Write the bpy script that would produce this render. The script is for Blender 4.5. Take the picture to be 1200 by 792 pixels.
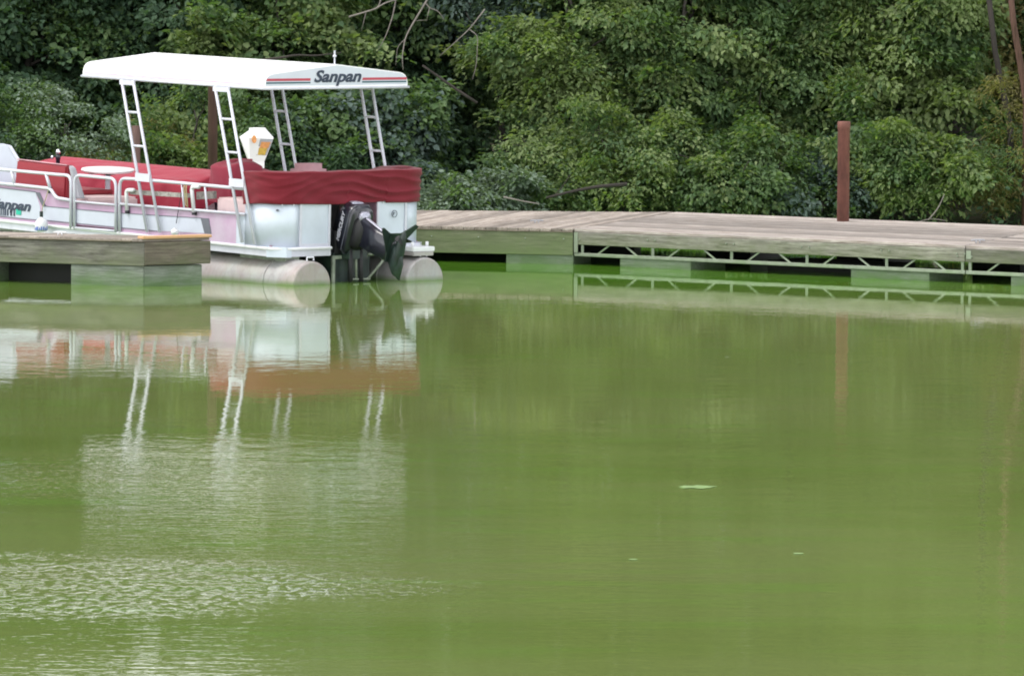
import bpy, bmesh, math, random
import numpy as np
from math import sin, cos, tan, pi, radians, atan, atan2, sqrt
from mathutils import Vector, Matrix, Euler, noise

S = bpy.context.scene
COL = S.collection
for o in list(bpy.data.objects): bpy.data.objects.remove(o)
random.seed(7)

# ------------------------------------------------------------------ camera
FPX, CAMH, PITCH, ROLL = 7000.0, 4.05, math.atan(454/7000.0), 0.006
cd = bpy.data.cameras.new('camera'); cam = bpy.data.objects.new('camera', cd); COL.objects.link(cam)
CROT = Matrix.Rotation(pi/2-PITCH, 4, 'X') @ Matrix.Rotation(ROLL, 4, 'Z')
cam.matrix_world = Matrix.Translation((0, 0, CAMH)) @ CROT
cd.sensor_width = 36; cd.lens = FPX/1200*36; cd.clip_start = 0.5; cd.clip_end = 3000
S.camera = cam

# ------------------------------------------------------------------ light
SUN_EL, SUN_AZ = radians(60), radians(-108)      # azimuth from +Y (away from the camera) towards +X
w = bpy.data.worlds.new('World'); S.world = w; w.use_nodes = True
nt = w.node_tree; bg = nt.nodes['Background']
sky = nt.nodes.new('ShaderNodeTexSky'); sky.sky_type = 'NISHITA'; sky.sun_disc = False
sky.sun_elevation = SUN_EL; sky.sun_rotation = SUN_AZ
sky.air_density = 1.2; sky.dust_density = 5.0; sky.ozone_density = 1.0
hsv = nt.nodes.new('ShaderNodeHueSaturation'); hsv.inputs['Saturation'].default_value = 0.42
nt.links.new(sky.outputs[0], hsv.inputs['Color'])
_tc = nt.nodes.new('ShaderNodeTexCoord'); _cn = nt.nodes.new('ShaderNodeTexNoise'); _cn.inputs['Scale'].default_value = 2.6; _cn.inputs['Detail'].default_value = 7; _cn.inputs['Roughness'].default_value = .58
_cr = nt.nodes.new('ShaderNodeValToRGB'); _cr.color_ramp.elements[0].position = .46; _cr.color_ramp.elements[1].position = .62
_cm = nt.nodes.new('ShaderNodeMix'); _cm.data_type = 'RGBA'; _cm.inputs[7].default_value = (23, 23.3, 23.8, 1)
nt.links.new(_tc.outputs['Generated'], _cn.inputs['Vector']); nt.links.new(_cn.outputs['Fac'], _cr.inputs[0]); _sz = nt.nodes.new('ShaderNodeSeparateXYZ'); nt.links.new(_tc.outputs['Generated'], _sz.inputs[0])
_hz = nt.nodes.new('ShaderNodeMapRange'); _hz.inputs[1].default_value = .38; _hz.inputs[2].default_value = .12; _hz.inputs[3].default_value = 0; _hz.inputs[4].default_value = .75; nt.links.new(_sz.outputs[2], _hz.inputs[0])
_mx = nt.nodes.new('ShaderNodeMath'); _mx.operation = 'MAXIMUM'; nt.links.new(_cr.outputs[0], _mx.inputs[0]); nt.links.new(_hz.outputs[0], _mx.inputs[1]); nt.links.new(_mx.outputs[0], _cm.inputs[0])
nt.links.new(hsv.outputs[0], _cm.inputs[6]); nt.links.new(_cm.outputs[2], bg.inputs[0])      # broken white cloud over a hazy sky
bg.inputs[1].default_value = 0.15
ld = bpy.data.lights.new('sun', 'SUN'); ld.energy = 1.2; ld.angle = radians(14); ld.color = (1, .965, .91)
sun = bpy.data.objects.new('sun', ld); COL.objects.link(sun)
sdir = Vector((sin(SUN_AZ)*cos(SUN_EL), cos(SUN_AZ)*cos(SUN_EL), sin(SUN_EL)))
sun.rotation_euler = (-sdir).to_track_quat('-Z', 'Y').to_euler()
S.view_settings.view_transform = 'Standard'; S.view_settings.look = 'None'
S.view_settings.exposure = 0.05; S.view_settings.gamma = 1
S.cycles.use_denoising = True
S.cycles.max_bounces = 6; S.cycles.diffuse_bounces = 3; S.cycles.glossy_bounces = 3
S.cycles.transmission_bounces = 3; S.cycles.transparent_max_bounces = 6
S.cycles.sample_clamp_indirect = 6
S.cycles.filter_width = 1.9

# ------------------------------------------------------------------ pixel helpers (plan measured from the photograph)
def ray(px, py):
    d = CROT.to_3x3() @ Vector(((px-600)/FPX, -(py-396)/FPX, -1)); return d/d.y
def on_z(px, py, z=0.0):
    d = ray(px, py); t = (z-CAMH)/d.z; return Vector((0, 0, CAMH))+d*t
def at_y(px, py, Y): return Vector((0, 0, CAMH))+ray(px, py)*Y

# ------------------------------------------------------------------ materials
MATS = {}
def nodes(m):
    m.use_nodes = True; t = m.node_tree; t.nodes.clear()
    return t, (lambda k, **a: _n(t, k, a))
def _n(t, k, a):
    n = t.nodes.new('ShaderNode'+k)
    for q, v in a.items(): setattr(n, q, v)
    return n
def mixc(t, n, fac, a, b, mode='MIX'):
    m = n('Mix', data_type='RGBA', blend_type=mode)
    for i, v in ((0, fac), (6, a), (7, b)):
        if isinstance(v, (int, float)): m.inputs[i].default_value = v
        elif isinstance(v, tuple): m.inputs[i].default_value = v if len(v) == 4 else v+(1,)
        else: t.links.new(v, m.inputs[i])
    return m.outputs[2]
def ramp(t, n, src, pts):
    r = n('ValToRGB'); t.links.new(src, r.inputs[0]); e = r.color_ramp.elements
    while len(e) < len(pts): e.new(0.5)
    for q, (p, c) in zip(e, pts): q.position = p; q.color = (c, c, c, 1) if isinstance(c, (int, float)) else c+(1,)
    return r.outputs[0]
def noise_n(t, n, vec, scale, detail=4, rough=.55, vs=(1, 1, 1), dist=0):
    mp = n('Mapping'); mp.inputs['Scale'].default_value = vs; t.links.new(vec, mp.inputs[0])
    x = n('TexNoise'); x.inputs['Scale'].default_value = scale; x.inputs['Detail'].default_value = detail
    x.inputs['Roughness'].default_value = rough; x.inputs['Distortion'].default_value = dist
    t.links.new(mp.outputs[0], x.inputs['Vector']); return x.outputs['Fac']
def pmat(name, col, rough=.5, metal=0.0, var=.12, scale=6, bump=.0, stain=None, stain_amt=.5, spec=.5, stretch=(1, 1, 1), coat=0):
    """painted / plastic / metal surface with uneven tone and optional stain colour"""
    if name in MATS: return MATS[name]
    m = bpy.data.materials.new(name); t, n = nodes(m); MATS[name] = m
    tc = n('TexCoord'); b = n('BsdfPrincipled'); o = n('OutputMaterial'); t.links.new(b.outputs[0], o.inputs[0])
    f = noise_n(t, n, tc.outputs['Object'], scale, 6, .6, stretch)
    f2 = ramp(t, n, f, [(.3, 0.), (.7, 1.)])
    dark = tuple(c*(1-var) for c in col); lite = tuple(min(1, c*(1+var*.6)) for c in col)
    c = mixc(t, n, f2, dark, lite)
    if stain:
        g = noise_n(t, n, tc.outputs['Object'], scale*.35, 8, .7)
        c = mixc(t, n, ramp(t, n, g, [(.5, 0.), (.75, stain_amt)]), c, stain)
    t.links.new(c, b.inputs['Base Color'])
    b.inputs['Roughness'].default_value = rough; b.inputs['Metallic'].default_value = metal
    b.inputs['Specular IOR Level'].default_value = spec
    b.inputs['Coat Weight'].default_value = coat
    if bump:
        bp = n('Bump'); bp.inputs['Strength'].default_value = bump; bp.inputs['Distance'].default_value = .01
        t.links.new(f, bp.inputs['Height']); t.links.new(bp.outputs[0], b.inputs['Normal'])
    return m

def wood(name, base, grey, axis=0, algae=None, al_lo=.0, al_hi=.4, var=.5, grime=.5):
    """weathered timber: grain along the local axis, algae growing up from the water (world z)"""
    m = bpy.data.materials.new(name); t, n = nodes(m)
    tc = n('TexCoord'); oi = n('ObjectInfo'); b = n('BsdfPrincipled'); o = n('OutputMaterial'); t.links.new(b.outputs[0], o.inputs[0])
    add = n('VectorMath', operation='ADD'); t.links.new(tc.outputs['Object'], add.inputs[0])
    mul = n('VectorMath', operation='SCALE'); t.links.new(oi.outputs['Random'], mul.inputs['Scale']); mul.inputs[0].default_value = (37, 53, 71)
    t.links.new(mul.outputs[0], add.inputs[1])
    vs = [10, 10, 10]; vs[axis] = .9
    g = noise_n(t, n, add.outputs[0], 3, 8, .7, tuple(vs), .3)
    pt = noise_n(t, n, add.outputs[0], 1.6, 5, .6)
    c = mixc(t, n, ramp(t, n, g, [(.32, 0.), (.68, 1.)]), tuple(x*(1-var) for x in base), grey)
    c = mixc(t, n, ramp(t, n, pt, [(.42, 0.), (.68, grime)]), c, tuple(x*.45 for x in grey))
    # board to board difference
    rr = n('MapRange'); t.links.new(oi.outputs['Random'], rr.inputs[0]); rr.inputs[3].default_value = .62; rr.inputs[4].default_value = 1.3
    cc = n('VectorMath', operation='SCALE'); t.links.new(c, cc.inputs[0]); t.links.new(rr.outputs[0], cc.inputs['Scale']); c = cc.outputs[0]
    if algae:
        geo = n('NewGeometry'); sp = n('SeparateXYZ'); t.links.new(geo.outputs['Position'], sp.inputs[0])
        a = n('MapRange'); t.links.new(sp.outputs[2], a.inputs[0]); a.inputs[1].default_value = al_lo; a.inputs[2].default_value = al_hi
        a.inputs[3].default_value = 1; a.inputs[4].default_value = 0
        pn = noise_n(t, n, geo.outputs['Position'], 2.4, 7, .68, (1, 1, 2))
        s = n('Math', operation='MULTIPLY_ADD'); t.links.new(pn, s.inputs[0]); s.inputs[1].default_value = 1.5; s.inputs[2].default_value = -.75
        s2 = n('Math', operation='ADD'); s2.use_clamp = True; t.links.new(a.outputs[0], s2.inputs[0]); t.links.new(s.outputs[0], s2.inputs[1])
        c = mixc(t, n, s2.outputs[0], c, algae)
    t.links.new(c, b.inputs['Base Color']); b.inputs['Roughness'].default_value = .85; b.inputs['Specular IOR Level'].default_value = .25
    bp = n('Bump'); bp.inputs['Strength'].default_value = .5; bp.inputs['Distance'].default_value = .01
    t.links.new(g, bp.inputs['Height']); t.links.new(bp.outputs[0], b.inputs['Normal'])
    return m

def cloth(name, col, fade, rough=.75):
    m = bpy.data.materials.new(name); t, n = nodes(m)
    tc = n('TexCoord'); b = n('BsdfPrincipled'); o = n('OutputMaterial'); t.links.new(b.outputs[0], o.inputs[0])
    f = noise_n(t, n, tc.outputs['Object'], 1.7, 6, .6); f3 = noise_n(t, n, tc.outputs['Object'], 260, 2, .5)
    geo = n('NewGeometry'); sp = n('SeparateXYZ'); t.links.new(geo.outputs['Normal'], sp.inputs[0])
    c = mixc(t, n, ramp(t, n, f, [(.35, 0.), (.7, .35)]), col, fade)
    t.links.new(c, b.inputs['Base Color']); b.inputs['Roughness'].default_value = rough
    b.inputs['Sheen Weight'].default_value = .12; b.inputs['Sheen Roughness'].default_value = .5
    b.inputs['Specular IOR Level'].default_value = .3
    bp = n('Bump'); bp.inputs['Strength'].default_value = .25; bp.inputs['Distance'].default_value = .004
    t.links.new(f3, bp.inputs['Height']); t.links.new(bp.outputs[0], b.inputs['Normal'])
    return m

def leafmat(name, cols, gloss=.5, trans=.38):
    m = bpy.data.materials.new(name); t, n = nodes(m)
    geo = n('NewGeometry'); o = n('OutputMaterial')
    r = n('ValToRGB'); r.color_ramp.interpolation = 'LINEAR'; e = r.color_ramp.elements
    t.links.new(geo.outputs['Random Per Island'], r.inputs[0])
    while len(e) < len(cols): e.new(.5)
    for i, (q, c) in enumerate(zip(e, cols)): q.position = i/(len(cols)-1); q.color = c+(1,)
    pn = noise_n(t, n, geo.outputs['Position'], .9, 3, .5)
    c = mixc(t, n, ramp(t, n, pn, [(.35, 0.), (.7, .5)]), r.outputs[0], tuple(x*1.25 for x in cols[len(cols)//2]))
    b = n('BsdfPrincipled'); t.links.new(c, b.inputs['Base Color']); b.inputs['Roughness'].default_value = .55
    b.inputs['Specular IOR Level'].default_value = gloss*.55
    tr = n('BsdfTranslucent'); tcx = mixc(t, n, 1.0, c, (1.5, 1.7, .5, 1), 'MULTIPLY'); t.links.new(tcx, tr.inputs[0])
    mx = n('MixShader'); mx.inputs[0].default_value = trans
    t.links.new(b.outputs[0], mx.inputs[1]); t.links.new(tr.outputs[0], mx.inputs[2]); t.links.new(mx.outputs[0], o.inputs[0])
    return m

M = dict(
 white=pmat('white_gelcoat', (.68, .69, .71), .35, var=.04, scale=3, coat=.3),
 roofw=pmat('white_roof_paint', (.86, .86, .86), .4, var=.03, scale=2),
 alu=pmat('painted_aluminium_tube', (.56, .57, .64), .35, var=.08, scale=9),
 panel=pmat('white_fence_panel', (.54, .60, .68), .3, var=.10, scale=2.4, stain=(.36, .40, .40), stain_amt=.35),
 pink=pmat('faded_pink_panel', (.43, .28, .41), .42, var=.16, scale=2, stain=(.50, .46, .52), stain_amt=.8, stretch=(1, 1, .5)),
 graph=pmat('white_graphic_film', (.47, .50, .58), .4, var=.06, scale=4),
 dgrey=pmat('dark_grey_film', (.11, .115, .14), .5),
 raw=pmat('raw_aluminium', (.44, .42, .42), .55, metal=.45, var=.25, scale=5, stain=(.34, .24, .22), stain_amt=.6),
 black=pmat('black_gloss', (.012, .013, .022), .28, var=.3, coat=.4),
 blackm=pmat('black_matt', (.012, .012, .014), .6, var=.3),
 silver=pmat('motor_silver', (.42, .42, .50), .3, metal=.4, var=.2),
 dgreen=pmat('algae_green_metal', (.012, .026, .022), .5, var=.5, scale=8, stain=(.06, .12, .05)),
 fin=pmat('dark_green_fin', (.010, .022, .020), .45, var=.3, stain=(.05, .08, .03)),
 yellow=pmat('yellow_label', (.42, .36, .06), .6, var=.3, scale=30),
 orange=pmat('orange_label', (.68, .30, .10), .6, var=.3, scale=30),
 amber=pmat('amber_label', (.60, .40, .07), .6, var=.3, scale=25),
 bronze=pmat('corroded_bracket', (.30, .34, .27), .5, metal=.2, var=.4, scale=10, stain=(.08, .16, .07)),
 navy=pmat('navy_ink', (.018, .03, .06), .5), red=pmat('red_stripe', (.42, .05, .08), .5), dteal=pmat('dark_teal_stripe', (.02, .09, .11), .5),
 pinks=pmat('pink_stripe', (.72, .36, .44), .5), vinyl=pmat('faded_pink_vinyl', (.60, .34, .38), .5, var=.1, bump=.1),
 cream=pmat('cream_pink_vinyl', (.62, .48, .48), .5, var=.1), grey=pmat('grey_vinyl', (.36, .37, .40), .5),
 mauve=pmat('mauve_carpet', (.26, .15, .19), .9, var=.3, scale=20), rubber=pmat('dark_rubber', (.02, .02, .025), .7),
 teal=pmat('teal_sticker', (.01, .42, .30), .5), blue=pmat('blue_ink', (.10, .17, .50), .5),
 rope=pmat('tan_rope', (.40, .38, .20), .9, scale=40, bump=.3), chrome=pmat('chrome', (.7, .7, .72), .15, metal=1),
 pedw=pmat('white_pedestal_plastic', (.84, .84, .83), .45, var=.03),
 steel=pmat('galvanised_grey_green', (.23, .27, .20), .55, metal=.1, var=.25, scale=9, stain=(.16, .25, .10), stain_amt=.7),
)
GREEN_ALG = (.115, .20, .055)
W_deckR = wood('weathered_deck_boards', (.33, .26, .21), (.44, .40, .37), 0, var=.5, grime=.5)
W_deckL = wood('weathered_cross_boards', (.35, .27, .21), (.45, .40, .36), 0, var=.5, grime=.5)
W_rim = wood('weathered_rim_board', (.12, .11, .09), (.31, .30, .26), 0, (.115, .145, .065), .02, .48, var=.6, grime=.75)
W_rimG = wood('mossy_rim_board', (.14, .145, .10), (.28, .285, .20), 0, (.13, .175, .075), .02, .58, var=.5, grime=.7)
W_rimD = wood('dark_brown_rim_board', (.13, .11, .08), (.22, .19, .15), 0, (.09, .12, .05), .0, .40)
W_fresh = wood('fresh_orange_board', (.55, .32, .16), (.66, .42, .24), 0, var=.2, grime=.1)
W_float = wood('algae_covered_float', (.20, .23, .18), (.28, .31, .27), 0, (.075, .145, .04), -.1, .22)
W_grey = wood('grey_driftwood', (.26, .24, .22), (.38, .36, .33), 0)
M_gapshade = pmat('gap_shade_float', (.015, .018, .014), .7)  # near-black floats: the shade of the under-dock gaps is put into their colour
RUST = pmat('rusty_steel_pile', (.19, .075, .055), .8, var=.45, scale=9, bump=.6, stain=(.06, .028, .022), stain_amt=.8, stretch=(1, 1, .25))
RUSTD = pmat('dark_brown_steel_pile', (.085, .045, .035), .7, var=.35, scale=7, bump=.4, stretch=(1, 1, .3))
RED = cloth('red_cover_cloth', (.140, .004, .013), (.19, .012, .026))
REDP = cloth('faded_sunlit_red_cloth', (.29, .015, .036), (.40, .055, .085))  # lighter red: stronger light beyond the canopy is put into the colour
REDD = cloth('wine_cover_cloth', (.22, .018, .038), (.34, .07, .10))
REDV = cloth('red_vinyl', (.25, .012, .022), (.30, .025, .038), .5)
def pontoon_mat():
    m = bpy.data.materials.new('stained_pontoon_metal'); t, n = nodes(m); geo = n('NewGeometry'); tc = n('TexCoord'); b = n('BsdfPrincipled'); o = n('OutputMaterial'); t.links.new(b.outputs[0], o.inputs[0])
    f = noise_n(t, n, tc.outputs['Object'], 3, 8, .7, (1, .5, 1)); g = noise_n(t, n, tc.outputs['Object'], 1.1, 6, .65); st = noise_n(t, n, tc.outputs['Object'], 9, 6, .7, (1, 1, .2))
    c = mixc(t, n, ramp(t, n, f, [(.35, 0.), (.65, 1.)]), (.28, .275, .275), (.45, .45, .45)); c = mixc(t, n, ramp(t, n, g, [(.45, 0.), (.62, .7)]), c, (.35, .28, .27)); c = mixc(t, n, ramp(t, n, st, [(.5, 0.), (.75, .5)]), c, (.17, .15, .13))
    sp = n('SeparateXYZ'); t.links.new(geo.outputs['Position'], sp.inputs[0]); a = n('MapRange'); t.links.new(sp.outputs[2], a.inputs[0]); a.inputs[1].default_value = .0; a.inputs[2].default_value = .07; a.inputs[3].default_value = .8; a.inputs[4].default_value = 0
    s1 = n('Math', operation='MULTIPLY_ADD'); t.links.new(f, s1.inputs[0]); s1.inputs[1].default_value = 1.6; s1.inputs[2].default_value = -.8; s2 = n('Math', operation='ADD'); s2.use_clamp = True; t.links.new(a.outputs[0], s2.inputs[0]); t.links.new(s1.outputs[0], s2.inputs[1])
    c = mixc(t, n, s2.outputs[0], c, (.13, .20, .07)); t.links.new(c, b.inputs['Base Color']); b.inputs['Metallic'].default_value = .25; b.inputs['Roughness'].default_value = .55
    bp = n('Bump'); bp.inputs['Strength'].default_value = .25; bp.inputs['Distance'].default_value = .02; t.links.new(g, bp.inputs['Height']); t.links.new(bp.outputs[0], b.inputs['Normal']); return m
M['raw'] = pontoon_mat()
BARK = wood('grey_brown_bark', (.04, .035, .03), (.09, .08, .07), 2)
BARKR = wood('reddish_bark', (.10, .05, .035), (.18, .10, .075), 2)
TWIG = pmat('bare_grey_twig', (.20, .175, .16), .9, var=.3, scale=12)
TWIGD = pmat('dark_bare_wood', (.030, .024, .020), .9, var=.3, scale=12)

# ------------------------------------------------------------------ object helpers
def obj(name, me, mat, parent=None, loc=None, rot=None, smooth=False):
    if isinstance(me, bmesh.types.BMesh):
        bm = me; me = bpy.data.meshes.new(name); bmesh.ops.recalc_face_normals(bm, faces=bm.faces); bm.to_mesh(me); bm.free()
    if mat is not None:
        me.materials.clear(); me.materials.append(mat)
    if smooth:
        for p in me.polygons: p.use_smooth = True
    o = bpy.data.objects.new(name, me); COL.objects.link(o)
    if parent: o.parent = parent
    if loc is not None: o.location = loc
    if rot is not None: o.rotation_euler = rot
    return o
def tag(o, label=None, cat=None, group=None, kind=None):
    if label: o['label'] = label
    if cat: o['category'] = cat
    if group: o['group'] = group
    if kind: o['kind'] = kind
    return o
def empty(name, loc=(0, 0, 0), rot=(0, 0, 0)):
    o = bpy.data.objects.new(name, None); COL.objects.link(o); o.location = loc; o.rotation_euler = rot; return o
def box(bm, x0, x1, y0, y1, z0, z1, bev=0.0, mat=None):
    r = bmesh.ops.create_cube(bm, size=1); vs = r['verts']
    bmesh.ops.scale(bm, vec=(abs(x1-x0), abs(y1-y0), abs(z1-z0)), verts=vs)
    bmesh.ops.translate(bm, vec=((x0+x1)/2, (y0+y1)/2, (z0+z1)/2), verts=vs)
    if bev:
        es = list({e for v in vs for e in v.link_edges})
        bmesh.ops.bevel(bm, geom=es, offset=bev, segments=2, affect='EDGES')
        return None
    if mat is not None: bmesh.ops.transform(bm, matrix=mat, verts=vs)
    return vs
def boxo(name, mat, parent, x0, x1, y0, y1, z0, z1, bev=0.0, **k):
    bm = bmesh.new(); box(bm, x0, x1, y0, y1, z0, z1, bev); return obj(name, bm, mat, parent, **k)
def tube(bm, pts, r, seg=8, cap=True, rend=None):
    pts = [Vector(p) for p in pts]; rings = []
    prev = None
    for i, p in enumerate(pts):
        d = (pts[min(i+1, len(pts)-1)]-pts[max(i-1, 0)]).normalized()
        if prev is None:
            a = d.orthogonal().normalized()
        else:
            a = (prev-d*prev.dot(d)).normalized()
        prev = a; b = d.cross(a)
        rr = r if rend is None else r+(rend-r)*i/(len(pts)-1)
        rings.append([bm.verts.new(p+(a*cos(2*pi*k/seg)+b*sin(2*pi*k/seg))*rr) for k in range(seg)])
    for i in range(len(rings)-1):
        for k in range(seg):
            bm.faces.new((rings[i][k], rings[i][(k+1) % seg], rings[i+1][(k+1) % seg], rings[i+1][k]))
    if cap:
        bm.faces.new(rings[0][::-1]); bm.faces.new(rings[-1])
def tubeo(name, mat, parent, pts, r, seg=8, rend=None, **k):
    bm = bmesh.new(); tube(bm, pts, r, seg, rend=rend); return obj(name, bm, mat, parent, smooth=True, **k)
def rounded(pts, r, n=5):
    """polyline with its corners rounded"""
    pts = [Vector(p) for p in pts]; out = [pts[0]]
    for i in range(1, len(pts)-1):
        a, b, c = pts[i-1], pts[i], pts[i+1]
        rr = min(r, (a-b).length*.45, (c-b).length*.45)
        p, q = b+(a-b).normalized()*rr, b+(c-b).normalized()*rr
        for k in range(n+1):
            t = k/n; out.append(p*(1-t)**2+b*2*t*(1-t)+q*t*t)
    out.append(pts[-1]); return out
def prism(bm, poly, vec):
    """polygon (3-D points) pushed along vec"""
    vec = Vector(vec); a = [bm.verts.new(Vector(p)) for p in poly]; b = [bm.verts.new(Vector(p)+vec) for p in poly]
    bm.faces.new(a[::-1]); bm.faces.new(b)
    for i in range(len(a)): bm.faces.new((a[i], a[(i+1) % len(a)], b[(i+1) % len(a)], b[i]))
def prismo(name, mat, parent, poly, vec, bev=0, **k):
    bm = bmesh.new(); prism(bm, poly, vec)
    if bev: bmesh.ops.bevel(bm, geom=list(bm.edges), offset=bev, segments=2, affect='EDGES')
    return obj(name, bm, mat, parent, **k)
def lathe(bm, prof, seg=20, centre=(0, 0, 0), axis='Z'):
    rings = []
    for r, z in prof:
        ring = []
        for k in range(seg):
            a = 2*pi*k/seg
            v = Vector((r*cos(a), r*sin(a), z))
            if axis == 'Y': v = Vector((v.x, v.z, v.y))
            ring.append(bm.verts.new(v+Vector(centre)))
        rings.append(ring)
    for i in range(len(rings)-1):
        for k in range(seg): bm.faces.new((rings[i][k], rings[i][(k+1) % seg], rings[i+1][(k+1) % seg], rings[i+1][k]))
    bm.faces.new(rings[0][::-1]); bm.faces.new(rings[-1])
def text(name, body, size, mat, parent, matrix, shear=0.0, depth=.002, xs=1.0, bold=0.0, align='CENTER'):
    cu = bpy.data.curves.new(name, 'FONT'); cu.body = body; cu.size = size; cu.shear = shear; cu.extrude = depth
    cu.align_x = align; cu.align_y = 'BOTTOM_BASELINE'; cu.offset = bold; cu.resolution_u = 3
    tmp = bpy.data.objects.new('tmp', cu); COL.objects.link(tmp)
    dg = bpy.context.evaluated_depsgraph_get(); me = bpy.data.meshes.new_from_object(tmp.evaluated_get(dg))
    bpy.data.objects.remove(tmp); me.name = name
    me.transform(matrix @ Matrix.Diagonal((xs, 1, 1, 1)))
    return obj(name, me, mat, parent)
def gridmesh(fn, nu, nv, thick=0.0):
    bm = bmesh.new(); V = [[bm.verts.new(fn(i/nu, j/nv)) for j in range(nv+1)] for i in range(nu+1)]
    for i in range(nu):
        for j in range(nv): bm.faces.new((V[i][j], V[i+1][j], V[i+1][j+1], V[i][j+1]))
    return bm

# ------------------------------------------------------------------ ground and water
def shore(x): return 84.6+.5*sin(x*.35)+.35*sin(x*.9+1)
def groundz(x, y):
    s = shore(x)
    if y > 200: return 4.5+(noise.noise(Vector((x*.004, y*.004, 0))))*4
    if y >= s:
        t = min(1, (y-s)/2.0); return -.15+.5*t+max(0, y-s-2)*.11+.15*noise.noise(Vector((x*.5, y*.5, 0)))
    if y > 12: return -.15-min(1.5, (s-y)*.5) if y > 40 else -1.65
    if y > 6: return -1.65+(12-y)/6*3.6
    return 2.0+.1*noise.noise(Vector((x*.3, y*.3, 2)))
xs = sorted(set([-1200, -600, -300, -150, -90, -60, -40]+[x*1.0 for x in range(-30, 31)]+[40, 60, 90, 150, 300, 600, 1200]))
ys = sorted(set([-600, -200, -60, -20, 0, 4, 6, 8, 10, 12, 16, 40, 60, 75]+[78+.5*k for k in range(0, 40)]+[100, 105, 110, 120, 140, 180, 260, 500, 1200, 2400]))
bm = bmesh.new(); V = [[bm.verts.new((x, y, groundz(x, y))) for y in ys] for x in xs]
for i in range(len(xs)-1):
    for j in range(len(ys)-1): bm.faces.new((V[i][j], V[i+1][j], V[i+1][j+1], V[i][j+1]))
mg = bpy.data.materials.new('forest_floor'); t, n = nodes(mg)
geo = n('NewGeometry'); b = n('BsdfPrincipled'); o_ = n('OutputMaterial'); t.links.new(b.outputs[0], o_.inputs[0])
f = noise_n(t, n, geo.outputs['Position'], 2.2, 8, .7)
t.links.new(mixc(t, n, ramp(t, n, f, [(.4, 0.), (.65, 1.)]), (.035, .028, .018), (.035, .06, .018)), b.inputs['Base Color']); b.inputs['Roughness'].default_value = .95
tag(obj('ground', bm, mg, smooth=True), kind='structure')

mw = bpy.data.materials.new('algae_water'); t, n = nodes(mw)
geo = n('NewGeometry'); P = geo.outputs['Position']; o_ = n('OutputMaterial')
sp = n('SeparateXYZ'); t.links.new(P, sp.inputs[0])
streak = noise_n(t, n, P, .55, 6, .62, (.35, 1, 1), .4)
big = noise_n(t, n, P, .12, 4, .55, (.7, 1, 1))
body = mixc(t, n, ramp(t, n, streak, [(.35, 0.), (.68, 1.)]), (.130, .180, .042), (.162, .210, .060))
body = mixc(t, n, ramp(t, n, big, [(.4, 0.), (.65, 1.)]), body, (.172, .205, .070))
_w = n('Math', operation='MULTIPLY_ADD'); t.links.new(big, _w.inputs[0]); _w.inputs[1].default_value = 7; t.links.new(sp.outputs[1], _w.inputs[2])
_g = n('MapRange'); t.links.new(_w.outputs[0], _g.inputs[0]); _g.inputs[1].default_value = 71; _g.inputs[2].default_value = 77.5
body = mixc(t, n, _g.outputs[0], body, (.085, .215, .018))
speck = n('TexVoronoi'); speck.inputs['Scale'].default_value = .9; mp = n('Mapping'); mp.inputs['Scale'].default_value = (1, 1, 1); t.links.new(P, mp.inputs[0]); t.links.new(mp.outputs[0], speck.inputs['Vector'])
_sc = n('SeparateColor'); t.links.new(speck.outputs['Color'], _sc.inputs[0]); _gt = n('Math', operation='GREATER_THAN'); t.links.new(_sc.outputs[0], _gt.inputs[0]); _gt.inputs[1].default_value = .90
_mm = n('Math', operation='MULTIPLY'); t.links.new(_gt.outputs[0], _mm.inputs[0]); t.links.new(ramp(t, n, speck.outputs['Distance'], [(.022, 1.), (.03, 0.)]), _mm.inputs[1])
body = mixc(t, n, _mm.outputs[0], body, (.62, .68, .55))      # bits of pale debris on the scum
fine_ = noise_n(t, n, P, 1.6, 8, .7, (.22, 1.6, 1), .6)
body = mixc(t, n, ramp(t, n, fine_, [(.50, 0.), (.66, .5)]), body, (.125, .245, .035))
# ripples: calm by the docks, wind patches out on the open water
r1 = noise_n(t, n, P, 9, 3, .55, (.42, 1.0, 1), .2)
r2 = noise_n(t, n, P, 2.2, 3, .5, (1.3, 1.0, 1))
r3 = noise_n(t, n, P, 26, 2, .5, (.4, 1, 1))
patch = noise_n(t, n, P, .16, 3, .5, (.5, 1, 1))
# wind-ruffled patch centred in the lower left of the open water
def gauss(cx, cy, sx, sy):
    a = n('VectorMath', operation='SUBTRACT'); t.links.new(P, a.inputs[0]); a.inputs[1].default_value = (cx, cy, 0)
    m_ = n('VectorMath', operation='MULTIPLY'); t.links.new(a.outputs[0], m_.inputs[0]); m_.inputs[1].default_value = (1/sx, 1/sy, 0)
    d = n('VectorMath', operation='DOT_PRODUCT'); t.links.new(m_.outputs[0], d.inputs[0]); t.links.new(m_.outputs[0], d.inputs[1])
    e = n('Math', operation='MULTIPLY'); t.links.new(d.outputs['Value'], e.inputs[0]); e.inputs[1].default_value = -1
    x = n('Math', operation='EXPONENT'); t.links.new(e.outputs[0], x.inputs[0]); return x.outputs[0]
def mth(op, a, b=None, c=None, clamp=False):
    m_ = n('Math', operation=op); m_.use_clamp = clamp
    for i, v in enumerate((a, b, c)):
        if v is None: continue
        if isinstance(v, (int, float)): m_.inputs[i].default_value = v
        else: t.links.new(v, m_.inputs[i])
    return m_.outputs[0]
far = n('MapRange'); t.links.new(sp.outputs[1], far.inputs[0]); far.inputs[1].default_value = 70; far.inputs[2].default_value = 50; far.inputs[3].default_value = 0; far.inputs[4].default_value = 1
pg = ramp(t, n, patch, [(.38, .25), (.65, 1.)])
amp = mth('MULTIPLY_ADD', far.outputs[0], .0006, .0006)
amp = mth('MULTIPLY', amp, pg)
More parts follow.
